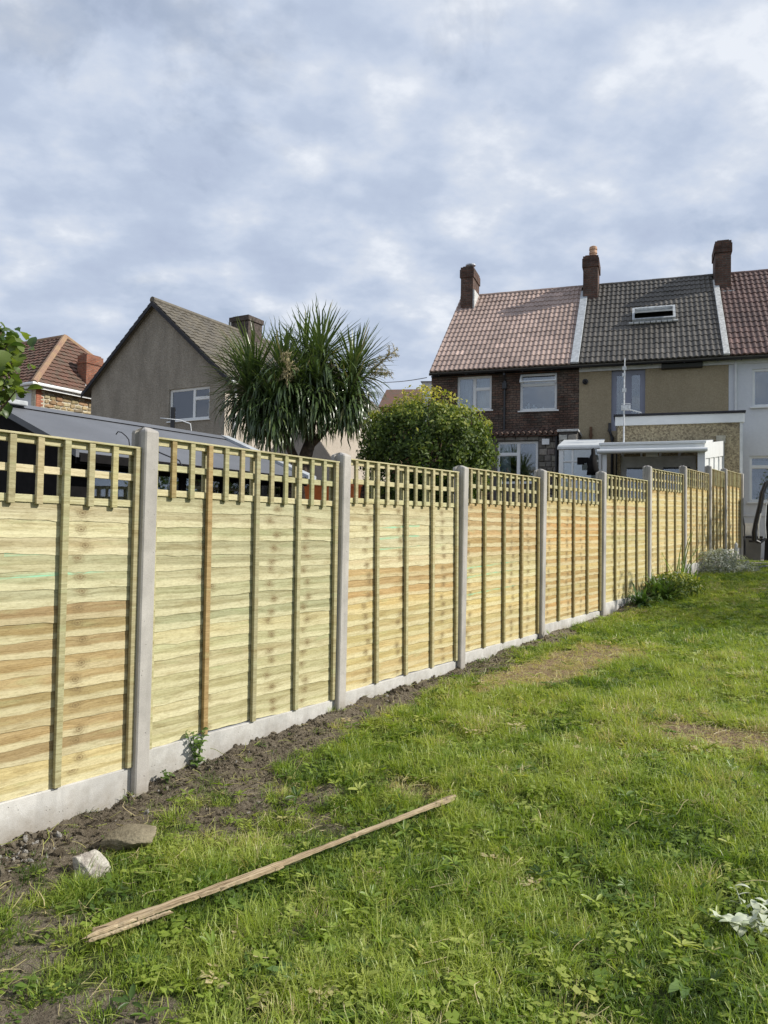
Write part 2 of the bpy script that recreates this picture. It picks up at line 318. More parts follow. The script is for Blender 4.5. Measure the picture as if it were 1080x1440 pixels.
def m_wood():
    n = NT('treated_pine_board'); c = n.oinfo('Color'); r = n.oinfo('Random')
    s = n.N.new('ShaderNodeSeparateXYZ'); n.L.new(n.obj, s.inputs[0]); x, z = s.outputs[0], s.outputs[2]
    off = n.math('MULTIPLY', r, 40)
    # knots: two columns per board whose place comes from the board itself
    kn = None; warp = None
    for i, nm in enumerate(('knot_a', 'knot_b', 'knot_c')):
        kx = n.attr(nm, 'OBJECT', 'Fac'); dx = n.math('SUBTRACT', x, kx)
        zz = n.math('SUBTRACT', z, n.math('MULTIPLY_ADD', n.math('FRACT', n.math('MULTIPLY', r, 7.3+i*3.1)), .05, .03))
        dd = n.math('SQRT', n.math('ADD', n.math('MULTIPLY', dx, dx), n.math('MULTIPLY', n.math('MULTIPLY', zz, zz), 1.8)))
        ring = n.math('MULTIPLY_ADD', n.math('SINE', n.math('MULTIPLY', dd, 430)), .45, .55); k = n.math('MULTIPLY', n.math('POWER', n.rng(dd, .003, .048, 1, 0), 1.3), ring); w = n.math('POWER', n.rng(dd, 0, .13, 1, 0), 2)
        kn = k if kn is None else n.math('MAXIMUM', kn, k); warp = w if warp is None else n.math('ADD', warp, w)
    zw = n.math('ADD', n.math('MULTIPLY', z, 1), n.math('MULTIPLY', warp, .022))
    cb = n.N.new('ShaderNodeCombineXYZ'); n.L.new(n.math('ADD', n.math('MULTIPLY', x, 1.3), off), cb.inputs[0]); n.L.new(n.math('MULTIPLY', zw, 62), cb.inputs[1]); n.L.new(off, cb.inputs[2])
    g1 = n.noise(cb.outputs[0], 1.0, 5, .62, .35)
    cb2 = n.N.new('ShaderNodeCombineXYZ'); n.L.new(n.math('ADD', n.math('MULTIPLY', x, 6), off), cb2.inputs[0]); n.L.new(n.math('MULTIPLY', zw, 240), cb2.inputs[1])
    g2 = n.noise(cb2.outputs[0], 1.0, 3, .6)
    col = n.mix(.72, c, n.mix(1, c, n.ramp(g1, [(.25, (.50, .44, .31)), (.42, (.84, .80, .70)), (.55, (1, .98, .94)), (.75, (1.22, 1.22, 1.2))]), 'MULTIPLY'))
    col = n.mix(.35, col, n.mix(1, col, n.ramp(g2, [(.3, (.50, .44, .34)), (.65, (1.1, 1.1, 1.08))]), 'MULTIPLY'))
    # broad patches of brown heartwood and green preservative
    cb3 = n.N.new('ShaderNodeCombineXYZ'); n.L.new(n.math('ADD', n.math('MULTIPLY', x, 1.1), off), cb3.inputs[0]); n.L.new(n.math('MULTIPLY', z, 9), cb3.inputs[1])
    f3 = n.noise(cb3.outputs[0], 1.3, 3, .5); col = n.mix(n.rng(f3, .5, .72, 0, .38), col, n.mix(1, col, (.80, .66, .46), 'MULTIPLY'))
    f4 = n.noise(cb3.outputs[0], 2.1, 3, .5, .5); col = n.mix(n.rng(f4, .58, .75, 0, .35), col, (.34, .40, .20))
    # pale sapwood and the lit lower lip, both painted along the waney edge
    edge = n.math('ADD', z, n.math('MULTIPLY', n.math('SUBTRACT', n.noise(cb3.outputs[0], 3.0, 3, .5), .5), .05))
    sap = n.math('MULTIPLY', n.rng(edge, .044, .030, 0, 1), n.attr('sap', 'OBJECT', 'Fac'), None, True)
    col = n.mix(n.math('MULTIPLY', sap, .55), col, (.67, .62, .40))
    col = n.mix(n.math('MULTIPLY', n.rng(n.math('ADD', warp, n.math('MULTIPLY', n.math('SUBTRACT', g1, .5), .9)), .3, 1.0, 0, 1), .52), col, (.21, .155, .065))
    sq = n.noise(n.mapping(n.obj, (24, 24, 60)), 1.0, 4, .7, 1.2)
    col = n.mix(n.math('MULTIPLY', n.math('MULTIPLY', n.rng(sq, .52, .60), n.rng(warp, .12, .6)), .55), col, (.19, .135, .06))
    blot = n.noise(n.mapping(cb3.outputs[0], (3, 2.2, 1)), 1.5, 5, .7, .6); col = n.mix(n.rng(blot, .50, .64, 0, .5), col, n.mix(1, col, (.62, .56, .46), 'MULTIPLY'))
    col = n.mix(n.math('MULTIPLY', kn, .85), col, (.15, .10, .045)); col = n.mix(.5, col, n.mix(1, col, n.ramp(n.noise(n.mapping(n.obj, (40, 40, 160)), 1, 4, .75, .4), [(.32, (.55, .52, .44)), (.5, (1, 1, 1)), (.7, (1.25, 1.25, 1.22))]), 'MULTIPLY'))
    # turquoise lumber-crayon strokes on a few boards
    stroke = n.math('MULTIPLY', n.rng(n.math('ABSOLUTE', n.math('SUBTRACT', n.math('ADD', z, n.math('MULTIPLY', x, -.035)), n.attr('mark_z', 'OBJECT', 'Fac'))), .004, .012, 1, 0), n.rng(n.noise(cb2.outputs[0], .8, 2), .42, .6), None, True)
    inx = n.math('MULTIPLY', n.math('GREATER_THAN', x, n.attr('mark_a', 'OBJECT', 'Fac')), n.math('LESS_THAN', x, n.attr('mark_b', 'OBJECT', 'Fac')))
    col = n.mix(n.math('MULTIPLY', n.math('MULTIPLY', stroke, inx), .7), col, (.22, .62, .40))
    n.bump(n.math('ADD', g1, n.math('MULTIPLY', g2, .5)), .0025, .8)
    return n.base(col, .62, .25)
M['wood'] = m_wood()
def m_oldwood():
    n = NT('bare_split_timber'); v = n.mapping(n.obj, (2.5, 90, 90)); g = n.noise(v, 1, 5, .65, .2); f = n.noise(n.obj, 6, 4, .6)
    c = n.ramp(g, [(.30, (.10, .07, .04)), (.48, (.36, .27, .165)), (.75, (.58, .48, .32))]); c = n.mix(n.rng(f, .5, .7, 0, .5), c, (.26, .21, .14)); n.bump(g, .006); return n.base(c, .8, .2)
M['oldwood'] = m_oldwood()
def m_concrete(name, base, pits=.5, splash=0):
    n = NT(name); r = n.oinfo('Random'); v = n.mix(1, n.obj, n.math('MULTIPLY', r, 10), 'ADD'); f = n.noise(v, 3.2, 6, .65); g = n.noise(v, 180, 2, .6); p = n.vor(v, 42); p2 = n.noise(v, 24, 3, .6)
    c = n.ramp(f, [(.3, tuple(q*.72 for q in base)), (.7, tuple(min(1, q*1.14) for q in base))]); dr = n.noise(n.mapping(v, (14, 14, 1.2)), 1, 4, .6); c = n.mix(n.rng(dr, .52, .7, 0, .4), c, tuple(q*.6 for q in base)); c = n.mix(.45, c, n.ramp(g, [(.3, (.72, .71, .70)), (.7, (1.1, 1.1, 1.1))]), 'MULTIPLY')
    pit = n.math('MULTIPLY', n.rng(p, .07, .16, 1, 0), n.rng(p2, .5, .6)); c = n.mix(n.math('MULTIPLY', pit, pits), c, tuple(q*.45 for q in base))
    if splash:
        sz_ = n.N.new('ShaderNodeSeparateXYZ'); n.L.new(n.obj, sz_.inputs[0]); hz_ = n.math('ADD', sz_.outputs[2], n.math('MULTIPLY', n.math('SUBTRACT', n.noise(v, 9, 5, .7), .5), .35)); c = n.mix(n.rng(hz_, splash+.10, splash-.12, 0, .75), c, (.20, .165, .12))
    n.bump(n.math('ADD', n.math('MULTIPLY', g, .4), n.math('MULTIPLY', pit, -1)), .003, .9); return n.base(c, .9, .2)
M['post'] = m_concrete('post_concrete', (.43, .405, .37), .95, .46)
M['gravel_board'] = m_concrete('gravel_board_concrete', (.54, .525, .49), .6, .17)

def m_leaf(name, attrname, a, b, trans=.35, rough=.45, typ='GEOMETRY', tcol=None, spec=.4, mult=1.5):
    n = NT(name); t = n.attr(attrname, typ, 'Fac'); c = n.ramp(t, [(0, a), (1, b)]) if not isinstance(a, list) else n.ramp(t, a)
    n.base(c, rough, spec)
    if trans:
        tr = n.N.new('ShaderNodeBsdfTranslucent'); tc = n.mix(1, c, tcol or (1.5, 1.6, .7), 'MULTIPLY'); n.L.new(tc, tr.inputs[0])
        ms = n.N.new('ShaderNodeMixShader'); ms.inputs[0].default_value = trans; n.L.new(n.p.outputs[0], ms.inputs[1]); n.L.new(tr.outputs[0], ms.inputs[2]); n.L.new(ms.outputs[0], n.out.inputs[0])
    return n.m
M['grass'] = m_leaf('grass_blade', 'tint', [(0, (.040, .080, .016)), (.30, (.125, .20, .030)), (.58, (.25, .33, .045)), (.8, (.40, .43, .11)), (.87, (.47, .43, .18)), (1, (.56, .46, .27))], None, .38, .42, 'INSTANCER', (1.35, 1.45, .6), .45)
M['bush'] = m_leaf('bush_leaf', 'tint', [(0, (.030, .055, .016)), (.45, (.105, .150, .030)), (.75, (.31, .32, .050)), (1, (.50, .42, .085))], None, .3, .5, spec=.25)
M['cordyline'] = m_leaf('sword_leaf', 'tint', [(0, (.034, .056, .020)), (.5, (.080, .125, .040)), (.85, (.17, .21, .07)), (1, (.34, .29, .15))], None, .15, .32, spec=.6)
M['sword_single'] = m_leaf('sword_leaf_single', 'tint', [(0, (.034, .056, .020)), (.5, (.080, .125, .040)), (.85, (.17, .21, .07)), (1, (.34, .29, .15))], None, .15, .32, 'OBJECT', spec=.6)
M['flower'] = speck('pale_flower_spray', (.42, .36, .20), .8, .3, 30)
M['fig'] = m_leaf('broad_leaf', 'tint', [(0, (.045, .085, .02)), (1, (.19, .24, .055))], None, .35, .4, 'OBJECT')
M['weed'] = m_leaf('weed_leaf', 'tint', [(0, (.06, .12, .03)), (1, (.17, .25, .06))], None, .3, .5, 'OBJECT')
M['silver'] = m_leaf('silver_leaf', 'tint', [(0, (.22, .24, .20)), (1, (.55, .56, .50))], None, .2, .7)
M['wilted'] = m_leaf('wilted_pale_leaf', 'tint', [(0, (.36, .42, .26)), (1, (.64, .66, .52))], None, .25, .6, 'OBJECT', (1.1, 1.1, .9))

def m_ground():
    n = NT('lawn_and_soil'); a = n.attr('mask'); s = n.N.new('ShaderNodeSeparateColor'); n.L.new(a, s.inputs[0]); soil, dry, wet = s.outputs[0], s.outputs[1], s.outputs[2]
    o = n.obj; f = n.noise(o, 2.2, 6, .65); g = n.noise(o, 45, 5, .7); h = n.noise(o, 160, 3, .7)
    lawn = n.ramp(n.math('ADD', n.math('MULTIPLY', f, .5), n.math('MULTIPLY', g, .5)), [(.35, (.035, .043, .016)), (.52, (.062, .080, .024)), (.68, (.135, .135, .055))])
    sl = n.ramp(n.math('ADD', n.math('MULTIPLY', f, .45), n.math('MULTIPLY', g, .55)), [(.36, (.11, .088, .06)), (.5, (.205, .17, .122)), (.66, (.33, .285, .215))])
    st = n.ramp(g, [(.35, (.17, .115, .07)), (.5, (.31, .22, .14)), (.68, (.45, .345, .225))])
    e = n.math('MULTIPLY', n.math('SUBTRACT', g, .5), .7)
    c = n.mix(n.rng(n.math('ADD', dry, e), .3, .6), lawn, st); c = n.mix(n.rng(n.math('ADD', soil, e), .35, .6), c, sl)
    n.bump(n.math('ADD', g, n.math('MULTIPLY', h, .6)), .035, 1); return n.base(c, .95, .15)
M['ground'] = m_ground()
def m_clod():
    n = NT('crumbled_soil'); t = n.attr('tint', 'INSTANCER', 'Fac'); g = n.noise(n.obj, 30, 4, .7)
    c = n.ramp(t, [(0, (.095, .076, .05)), (.55, (.20, .165, .116)), (.86, (.34, .295, .22)), (1, (.5, .47, .42))]); c = n.mix(.7, c, n.ramp(g, [(.3, (.5, .5, .5)), (.7, (1.3, 1.3, 1.3))]), 'MULTIPLY'); n.bump(g, .01); return n.base(c, .95, .15)
M['clod'] = m_clod()
def m_rock(name, a, b, w=0):
    n = NT(name); f = n.noise(n.obj, 14, 6, .7); g = n.noise(n.obj, 90, 3, .7); c = n.ramp(f, [(.35, a), (.62, b)])
    if w: c = n.mix(n.rng(n.noise(n.obj, 11, 4, .6), .48, .56, 0, w), c, (.48, .45, .38))
    c = n.mix(.6, c, n.ramp(g, [(.3, (.6, .6, .6)), (.7, (1.2, 1.2, 1.2))]), 'MULTIPLY'); n.bump(n.math('ADD', f, n.math('MULTIPLY', g, .3)), .012); return n.base(c, .9, .2)
M['rock_flat'] = m_rock('sandstone_slab', (.16, .135, .09), (.25, .215, .145))
M['rock_white'] = m_rock('limewashed_rubble', (.24, .21, .18), (.38, .34, .29), .9)

# ------------------------------------------------------------------ ground
GT = [-40, -6, 0, 1.83, 3.71, 5.62, 7.72, 9.91, 12.21, 14.25, 15.8, 17.0, 60]; GZ = [-1.0, -.2, .135, .265, .355, .47, .56, .735, .92, 1.03, 1.12, 1.2, 1.2]
SOILW = ([-4, -1.6, -1.2, -.7, -.1, .5, 1.0, 2.1, 3.2, 4.7, 7.6, 16], [1.0, .95, .66, .52, .92, .72, .48, .36, .30, .27, .16, .13])
def soil_mask(u, t):
    w = np.interp(t, *SOILW); nz = fbm(u*3.1+40, t*3.1+7, 4)-.5
    m = sstep(.16, -.12, (u-w)+nz*.55)*(u > -.5)
    for cu, ct, ru, rt, k in ((1.35, -1.35, .28, .22, .9), (.95, -1.3, .4, .35, .8), (1.62, -1.22, .16, .14, .8), (.85, .12, .35, .5, .75), (1.25, .25, .16, .2, .5), (1.7, -.55, .1, .13, .5)):
        q = ((u-cu)/ru)**2+((t-ct)/rt)**2+nz*1.5; m = np.maximum(m, k*sstep(1.25, .5, q))
    m = m*(1-.62*sstep(.50, .62, fbm(u*5.5+60, t*5.5+11, 4))*sstep(.22, .5, u))
    return np.clip(m, 0, 1)
def dry_mask(u, t):
    nz = fbm(u*4+3, t*4+90, 4)-.5; m = np.zeros_like(u)
    for cu, ct, ru, rt, k in ((.78, 4.55, .42, 1.35, .95), (.62, 3.5, .28, .6, .6), (2.55, 2.82, .55, .24, .95), (1.15, 5.3, .25, .5, .6), (1.35, .85, .3, .14, .4), (1.25, 10.5, .9, 2.0, .25)):
        q = ((u-cu)/ru)**2+((t-ct)/rt)**2+nz*1.6; m = np.maximum(m, k*sstep(1.3, .4, q))
    return m
def gz(u, t, fine=True):
    u = np.asarray(u, float); t = np.asarray(t, float); z = np.interp(t, GT, GZ)
    if fine:
        sm = soil_mask(u, t); near = sstep(14, 3, np.abs(t))
        z = z+(fbm(u*1.3+9, t*1.3+5, 3)-.5)*.09*near*sstep(.3, 1.2, u)
        z = z+sm*((fbm(u*9+1, t*9+2, 4)-.5)*.075+(np.abs(fbm(u*22+1, t*22+2, 3)-.5))*.05)*near
        z = z+sstep(.42, .04, u)*(u > -.2)*(.02+.075*(fbm(u*2+1, t*2.6+33, 3)-.35))*sstep(-.6, .2, t+.0*u)
        z = z-sstep(-.3, -.8, u)*.0
    return z
def ut(x, y): q = np.stack([np.asarray(x)-P1[0], np.asarray(y)-P1[1]]); return q[0]*FN[0]+q[1]*FN[1], q[0]*FD[0]+q[1]*FD[1]
def gworld(u, t, dz=0): return Vector(uvw(u, t, float(gz(np.array(u), np.array(t)))+dz))
def axis(lo, hi, dlo, dhi, d, grow=1.25, far=900):
    a = list(np.arange(dlo, dhi, d)); s = d
    while a[-1] < hi: s *= grow; a.append(a[-1]+min(s, far))
    s = d
    while a[0] > lo: s *= grow; a.insert(0, a[0]-min(s, far))
    return np.array(a)
ua = axis(-700, 700, -.3, 3.6, .026); ta = axis(-300, 900, -1.9, 6.2, .03)
U_, T_ = np.meshgrid(ua, ta, indexing='ij'); Z_ = gz(U_, T_)
V_ = np.stack([P1[0]+FN[0]*U_+FD[0]*T_, P1[1]+FN[1]*U_+FD[1]*T_, Z_], -1).reshape(-1, 3)
nu, nt_ = U_.shape; I_ = np.arange(nu*nt_).reshape(nu, nt_)
Fq = np.stack([I_[:-1, :-1], I_[1:, :-1], I_[1:, 1:], I_[:-1, 1:]], -1).reshape(-1, 4)
gm = npmesh('ground', V_, Fq, M['ground'], True)
ca = gm.color_attributes.new('mask', 'FLOAT_COLOR', 'POINT')
mk = np.ones((len(V_), 4), np.float32); sm_ = soil_mask(U_, T_); sm_ = np.where(U_ < -.5, .6, sm_)
mk[:, 0] = sm_.ravel(); mk[:, 1] = dry_mask(U_, T_).ravel(); mk[:, 2] = 0; ca.data.foreach_set('color', mk.ravel())
ground = link(bpy.data.objects.new('ground', gm)); tag(ground, kind='structure')

# paved strip at the foot of the houses
fe = frame_empty('patio', T); tag(fe, kind='structure')
mb = MB()
for i in range(9):
    for j in range(7):
        x0 = -1.2+i*.9; y0 = -4.9+j*.7
        mb.box((x0+.006, y0+.006, -.1), (x0+.894, y0+.694, .012+.006*random.random()))
mb.build('paving_slabs', M['patio'], fe, bevel=.006)['kind'] = 'stuff'
fe['kind'] = 'structure'

# ------------------------------------------------------------------ the fence
POST_T = [-1.90, 0, 1.83, 3.71, 5.62, 7.72, 9.91, 12.21, 14.25, 15.79, 17.68]
POST_TOP = [2.19, 2.267, 2.305, 2.367, 2.491, 2.636, 2.908, 3.108, 3.285, 3.356, 3.40]
PTOP = [(2.143, 2.143), (2.217, 2.228), (2.263, 2.298), (2.353, 2.383), (2.472, 2.505), (2.599, 2.652), (2.865, 2.932), (3.058, 3.101), (3.232, 3.262), (3.325, 3.372)]
FROT = math.atan2(FD[1], FD[0])
fence = empty('garden_fence', uvw(0, 0, 0), FROT)
tag(fence, 'new waney lap wooden fence with trellis tops, concrete posts and gravel boards along the lawn', 'fence')
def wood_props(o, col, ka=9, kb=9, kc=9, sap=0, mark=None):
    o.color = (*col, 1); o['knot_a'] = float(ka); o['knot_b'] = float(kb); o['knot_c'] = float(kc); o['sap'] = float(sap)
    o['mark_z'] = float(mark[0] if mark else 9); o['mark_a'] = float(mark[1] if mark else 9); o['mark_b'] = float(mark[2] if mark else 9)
def jit(c, a=.13): k = 1+random.uniform(-a, a); return tuple(max(.01, min(.9, q*k*(1+random.uniform(-.03, .03)))) for q in c)
PALE = (.52, .475, .30); PALEG = (.44, .43, .27); BROWN = (.37, .28, .145); ORANGE = (.49, .355, .18); YEL = (.56, .47, .245)
def post_mesh():
    # H section, x along the fence, y across; a weathered four-sided top
    prof = [(-.048, -.062), (-.040, -.070), (.040, -.070), (.048, -.062), (.050, -.030), (.026, -.026), (.026, .026), (.050, .030), (.050, .060), (-.050, .060), (-.050, .030), (-.026, .026), (-.026, -.026), (-.050, -.030)]
    mb = MB(); rings = []
    for z, k in ((-.6, 1), (2.0, 1), (2.5, 1)): rings.append([(x*k, y*k, z) for x, y in prof])
    return prof
prof = post_mesh()
for i, (t, zt) in enumerate(zip(POST_T, POST_TOP)):
    base = np.interp(t, GT, GZ)-.4; mb = MB(); H_ = zt-base
    rings = [[(x, y, z) for x, y in prof] for z in (0, H_*.5, H_-.034)]+[[(x*.93, y*.93, H_-.022) for x, y in prof], [(x*.42, y*.30, H_-.003) for x, y in prof], [(x*.2, y*.1, H_) for x, y in prof]]
    mb.loft(rings)
    o = mb.build('concrete_post', M['post'], fence, bevel=.0); o.location = (t-.05, 0, base)
    o.rotation_euler = (random.uniform(-.004, .004), [0, .002, .006, .004, 0, .002, 0, .003, -.003, 0, 0][i], 0)
def slat_mesh(L, v):
    n = 36; r = np.random.default_rng(v); xs = np.linspace(0, L, n+1); ph = r.random(6)*6.3; amp = .003+.005*r.random()
    zb = amp*(np.sin(xs*2.2+ph[0])+.55*np.sin(xs*5.3+ph[1])+.3*np.sin(xs*13+ph[2]))+.002*np.sin(xs*31+ph[3])
    zt = .104+.002*np.sin(xs*3+ph[4]); cup = .0025*np.sin(xs*4+ph[5])
    # wobble on one knot kink
    kx = r.random()*L; zb -= .006*np.exp(-((xs-kx)/.05)**2)
    V = []; 
    for k in range(n+1):
        x = xs[k]; V += [(x, -.0102+cup[k]*.4, zb[k]), (x, -.0070, zb[k]-.0005), (x, -.002, zt[k]), (x, -.0062, zt[k]-.001), (x, -.0100+cup[k]*.4, (zb[k]+zt[k])*.5)]
    Fs = []
    for k in range(n):
        a = k*5; b = a+5
        for p, q in ((0, 4), (4, 3), (3, 2), (2, 1), (1, 0)): Fs.append((a+p, a+q, b+q, b+p))
    Fs += [(0, 1, 2, 3, 4), (n*5+4, n*5+3, n*5+2, n*5+1, n*5)]
    mb = MB(); mb.add(V, Fs); m = mb.mesh('slat', M['wood']); return m
def bar_mesh(name, sx, sy, sz, bev=.002):
    mb = MB(); mb.box((0, 0, 0), (sx, sy, sz)); m = mb.mesh(name, M['wood'])
    bm = bmesh.new(); bm.from_mesh(m); bmesh.ops.bevel(bm, geom=bm.edges[:], offset=bev, segments=1, affect='EDGES'); bm.to_mesh(m); bm.free(); return m
def put(m, name, parent, loc, col, **kw):
    o = bpy.data.objects.new(name, m); link(o); o.parent = parent; o.location = loc; wood_props(o, jit(col), **kw); return o
PH = 1.832; TH_ = .345
NS = 17; PITCHZ = (PH-TH_+.015)/NS
def rowcol(b, r):
    """colour of slat r counted from the top in bay b"""
    if b == 0: return (PALE if r < 3 else PALEG if r < 6 else (BROWN if r in (6, 8, 9, 13, 14) else (.40, .31, .15)) if r < 15 else YEL)
    if b == 1: return (.405, .395, .245) if r < 9 else (.47, .44, .26)
    if b == 2: return PALE if r < 6 else (.47, .335, .16) if r < 9 else (.53, .435, .215)
    if b == 3: return ORANGE if r < 4 else (.47, .33, .155) if r < 6 else (.50, .44, .235) if r < 9 else (.54, .45, .22)
    if b == 4: return (.54, .44, .22) if r < 2 else (.50, .33, .14) if r < 6 else (.49, .345, .155) if r % 3 else (.55, .42, .20)
    if b == 5: return ORANGE if r in (1, 2, 5) else (.52, .44, .21)
    return (.58, .475, .235) if r % 4 else (.53, .40, .18)
for b in range(10):
    t0 = POST_T[b]+.0; t1 = POST_T[b+1]-.10; L = t1-t0+.03
    za, zb_ = PTOP[b]; sl = (zb_-za)/(t1-t0)
    pe = empty('fence_panel', (t0-.015, 0, za-PH-.015*sl), 0, fence); pe.rotation_euler = (0, -math.atan(sl), 0)
    kn = [random.uniform(.1, .5)*1, random.uniform(.7, 1.15), random.uniform(1.3, 1.75)]
    meshes = [slat_mesh(L, b*50+k) for k in range(6)]
    for r in range(NS):
        z = PH-TH_-.105-r*PITCHZ+.008; mark = None
        if b == 0 and r in (3, 4): mark = (.055 if r == 3 else .03, 1.05 if r == 3 else 1.0, 1.62)
        if b == 2 and r in (2, 3, 4): mark = (.05, .5, 1.15)
        if b == 3 and r in (7, 8, 10): mark = (.05, .1, 1.6)
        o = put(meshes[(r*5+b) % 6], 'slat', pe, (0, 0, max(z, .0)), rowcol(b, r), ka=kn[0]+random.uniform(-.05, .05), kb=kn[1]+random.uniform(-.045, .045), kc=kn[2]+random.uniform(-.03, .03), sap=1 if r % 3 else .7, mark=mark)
    # battens, trellis
    longm = bar_mesh('batten', .037, .024, PH-.014); shortm = bar_mesh('trellis_upright', .036, .020, .343); railm = bar_mesh('trellis_rail', L, .016, .040)
    capm = bar_mesh('capping_strip', L+.0, .046, .012); backm = bar_mesh('back_batten', .036, .018, PH-.02)
    bc = (.44, .41, .25)
    for k in range(13):
        x = .012+(L-.06)*k/12
        if k % 3 == 0:
            c = (.38, .285, .135) if (b == 1 and k == 3) else (bc if b < 3 else (.33, .28, .145))
            o = put(longm, 'batten', pe, (x, -.0415, .001), c); 
            put(backm, 'back_batten', pe, (x, .012, .004), bc)
        else:
            c = (.36, .27, .13) if (b == 1 and k == 1) else jit((.41, .38, .225), .14)
            put(shortm, 'trellis_upright', pe, (x, -.0375, PH-.014-.343), c)
    for zr in (PH-.0505, PH-.198, PH-.349): put(railm, 'trellis_rail', pe, (0, -.0165, zr), (.53, .49, .31))
    put(capm, 'capping_strip', pe, (0, -.041, PH-.0125), (.52, .475, .30))
    mb = MB(); Lg = t1-t0+.04; nseg = 20
    top = [.30+0*random.uniform(-.002, .002) for _ in range(nseg+1)]
    mb.box((0, -.024, 0), (Lg, .024, .30))
    o = mb.build('gravel_board', M['gravel_board'], pe, bevel=.005); o.location = (-.005, 0, -.303)

# ------------------------------------------------------------------ building pieces
def shell(mb, x0, x1, z0, z1, y0, y1, holes):
    """a wall between y0 (front) and y1 with rectangular openings that have real reveals"""
    xs = sorted({x0, x1, *[h[0] for h in holes], *[h[1] for h in holes]}); zs = sorted({z0, z1, *[h[2] for h in holes], *[h[3] for h in holes]})
    xs = [q for q in xs if x0 <= q <= x1]; zs = [q for q in zs if z0 <= q <= z1]
    sol = lambda i, j: 0 <= i < len(xs)-1 and 0 <= j < len(zs)-1 and not any(h[0]-1e-6 <= xs[i] and xs[i+1] <= h[1]+1e-6 and h[2]-1e-6 <= zs[j] and zs[j+1] <= h[3]+1e-6 for h in holes)
    for i in range(len(xs)-1):
        for j in range(len(zs)-1):
            if not sol(i, j): continue
            a, b, c, d = xs[i], xs[i+1], zs[j], zs[j+1]
            mb.add([(a, y0, c), (b, y0, c), (b, y0, d), (a, y0, d)], [(0, 1, 2, 3)]); mb.add([(a, y1, c), (b, y1, c), (b, y1, d), (a, y1, d)], [(3, 2, 1, 0)])
            if not sol(i-1, j): mb.add([(a, y0, c), (a, y1, c), (a, y1, d), (a, y0, d)], [(3, 2, 1, 0)])
            if not sol(i+1, j): mb.add([(b, y0, c), (b, y1, c), (b, y1, d), (b, y0, d)], [(0, 1, 2, 3)])
            if not sol(i, j-1): mb.add([(a, y0, c), (b, y0, c), (b, y1, c), (a, y1, c)], [(3, 2, 1, 0)])
            if not sol(i, j+1): mb.add([(a, y0, d), (b, y0, d), (b, y1, d), (a, y1, d)], [(0, 1, 2, 3)])
    return mb
def window(parent, x0, x1, z0, z1, y, panes, frame='white_upvc', fw=.055, sill=True, curtain=None, name='window', depth=.07):
    """panes: fractions (a,b,c,d) of the opening; y is the plane of the frame's face"""
    mb = MB(); w = x1-x0; h = z1-z0
    holes = [(x0+w*a+fw*(.6 if a > 0 else 1), x0+w*b-fw*(.6 if b < 1 else 1), z0+h*c+fw*(.6 if c > 0 else 1), z0+h*d-fw*(.6 if d < 1 else 1)) for a, b, c, d in panes]
    shell(mb, x0, x1, z0, z1, y, y+depth, holes); o = mb.build(name, M[frame], parent)
    for q in holes:
        m = MB(); m.box((q[0]-.012, y+.03, q[2]-.012), (q[1]+.012, y+.038, q[3]+.012)); m.build('pane', M['glass'], o)
        m = MB(); e = .018
        for bx in ((q[0], q[1], q[2], q[2]+e), (q[0], q[1], q[3]-e, q[3]), (q[0], q[0]+e, q[2]+e, q[3]-e), (q[1]-e, q[1], q[2]+e, q[3]-e)): m.box((bx[0], y+.012, bx[2]), (bx[1], y+.029, bx[3]))
        m.build('glazing_bead', M[frame], o)
    if sill:
        m = MB(); m.box((x0-.06, y-.12, z0-.045), (x1+.06, y+.05, z0-.002)); m.build('sill', M[frame], o, bevel=.006)
    m = MB(); m.box((x0-.15, y+.55, z0-.3), (x1+.15, y+.6, z1+.2)); m.build('room_shade_sheet', M['dark_room'], o)  # near-black sheet stands for the shade of the unlit room
    if curtain:
        for (a, b) in curtain:
            m = MB(); n = 40; pts = [(x0+w*(a+(b-a)*k/n), y+.22+.025*sin(k*1.9)+.01*sin(k*.7)) for k in range(n+1)]
            V = [(px, py, z0+.02) for px, py in pts]+[(px, py, z1) for px, py in pts]; m.add(V, [(k, k+1, n+2+k, n+1+k) for k in range(n)]); m.build('curtain', M['curtain'], o, smooth=True, fix=False)
    return o
def tile_mesh(w=.31, l=.40, rolls=2, amp=.026, th=.046, seed=0):
    n = 5*rolls; mb = MB(); xs = [w*k/n for k in range(n+1)]
    # pantile: flat pan, round roll
    hz = []
    for k in range(n+1):
        f = (k/5) % 1; hz.append(amp*(max(0, sin(pi*min(1, f/.62)))**.8 if f < .62 else -.12))
    V = []
    for k in range(n+1): V += [(xs[k], 0, hz[k]+th), (xs[k], 0, hz[k]), (xs[k], l, hz[k]+th), (xs[k], l, hz[k])]
    Fs = []
    for k in range(n):
        a = 4*k; b = a+4; Fs += [(a, b, b+2, a+2), (a+1, a+3, b+3, b+1), (a, a+1, b+1, b)]
    mb.add(V, Fs); m = mb.mesh('roof_tile', M['tile'], fix=True); return m
TILE = tile_mesh()
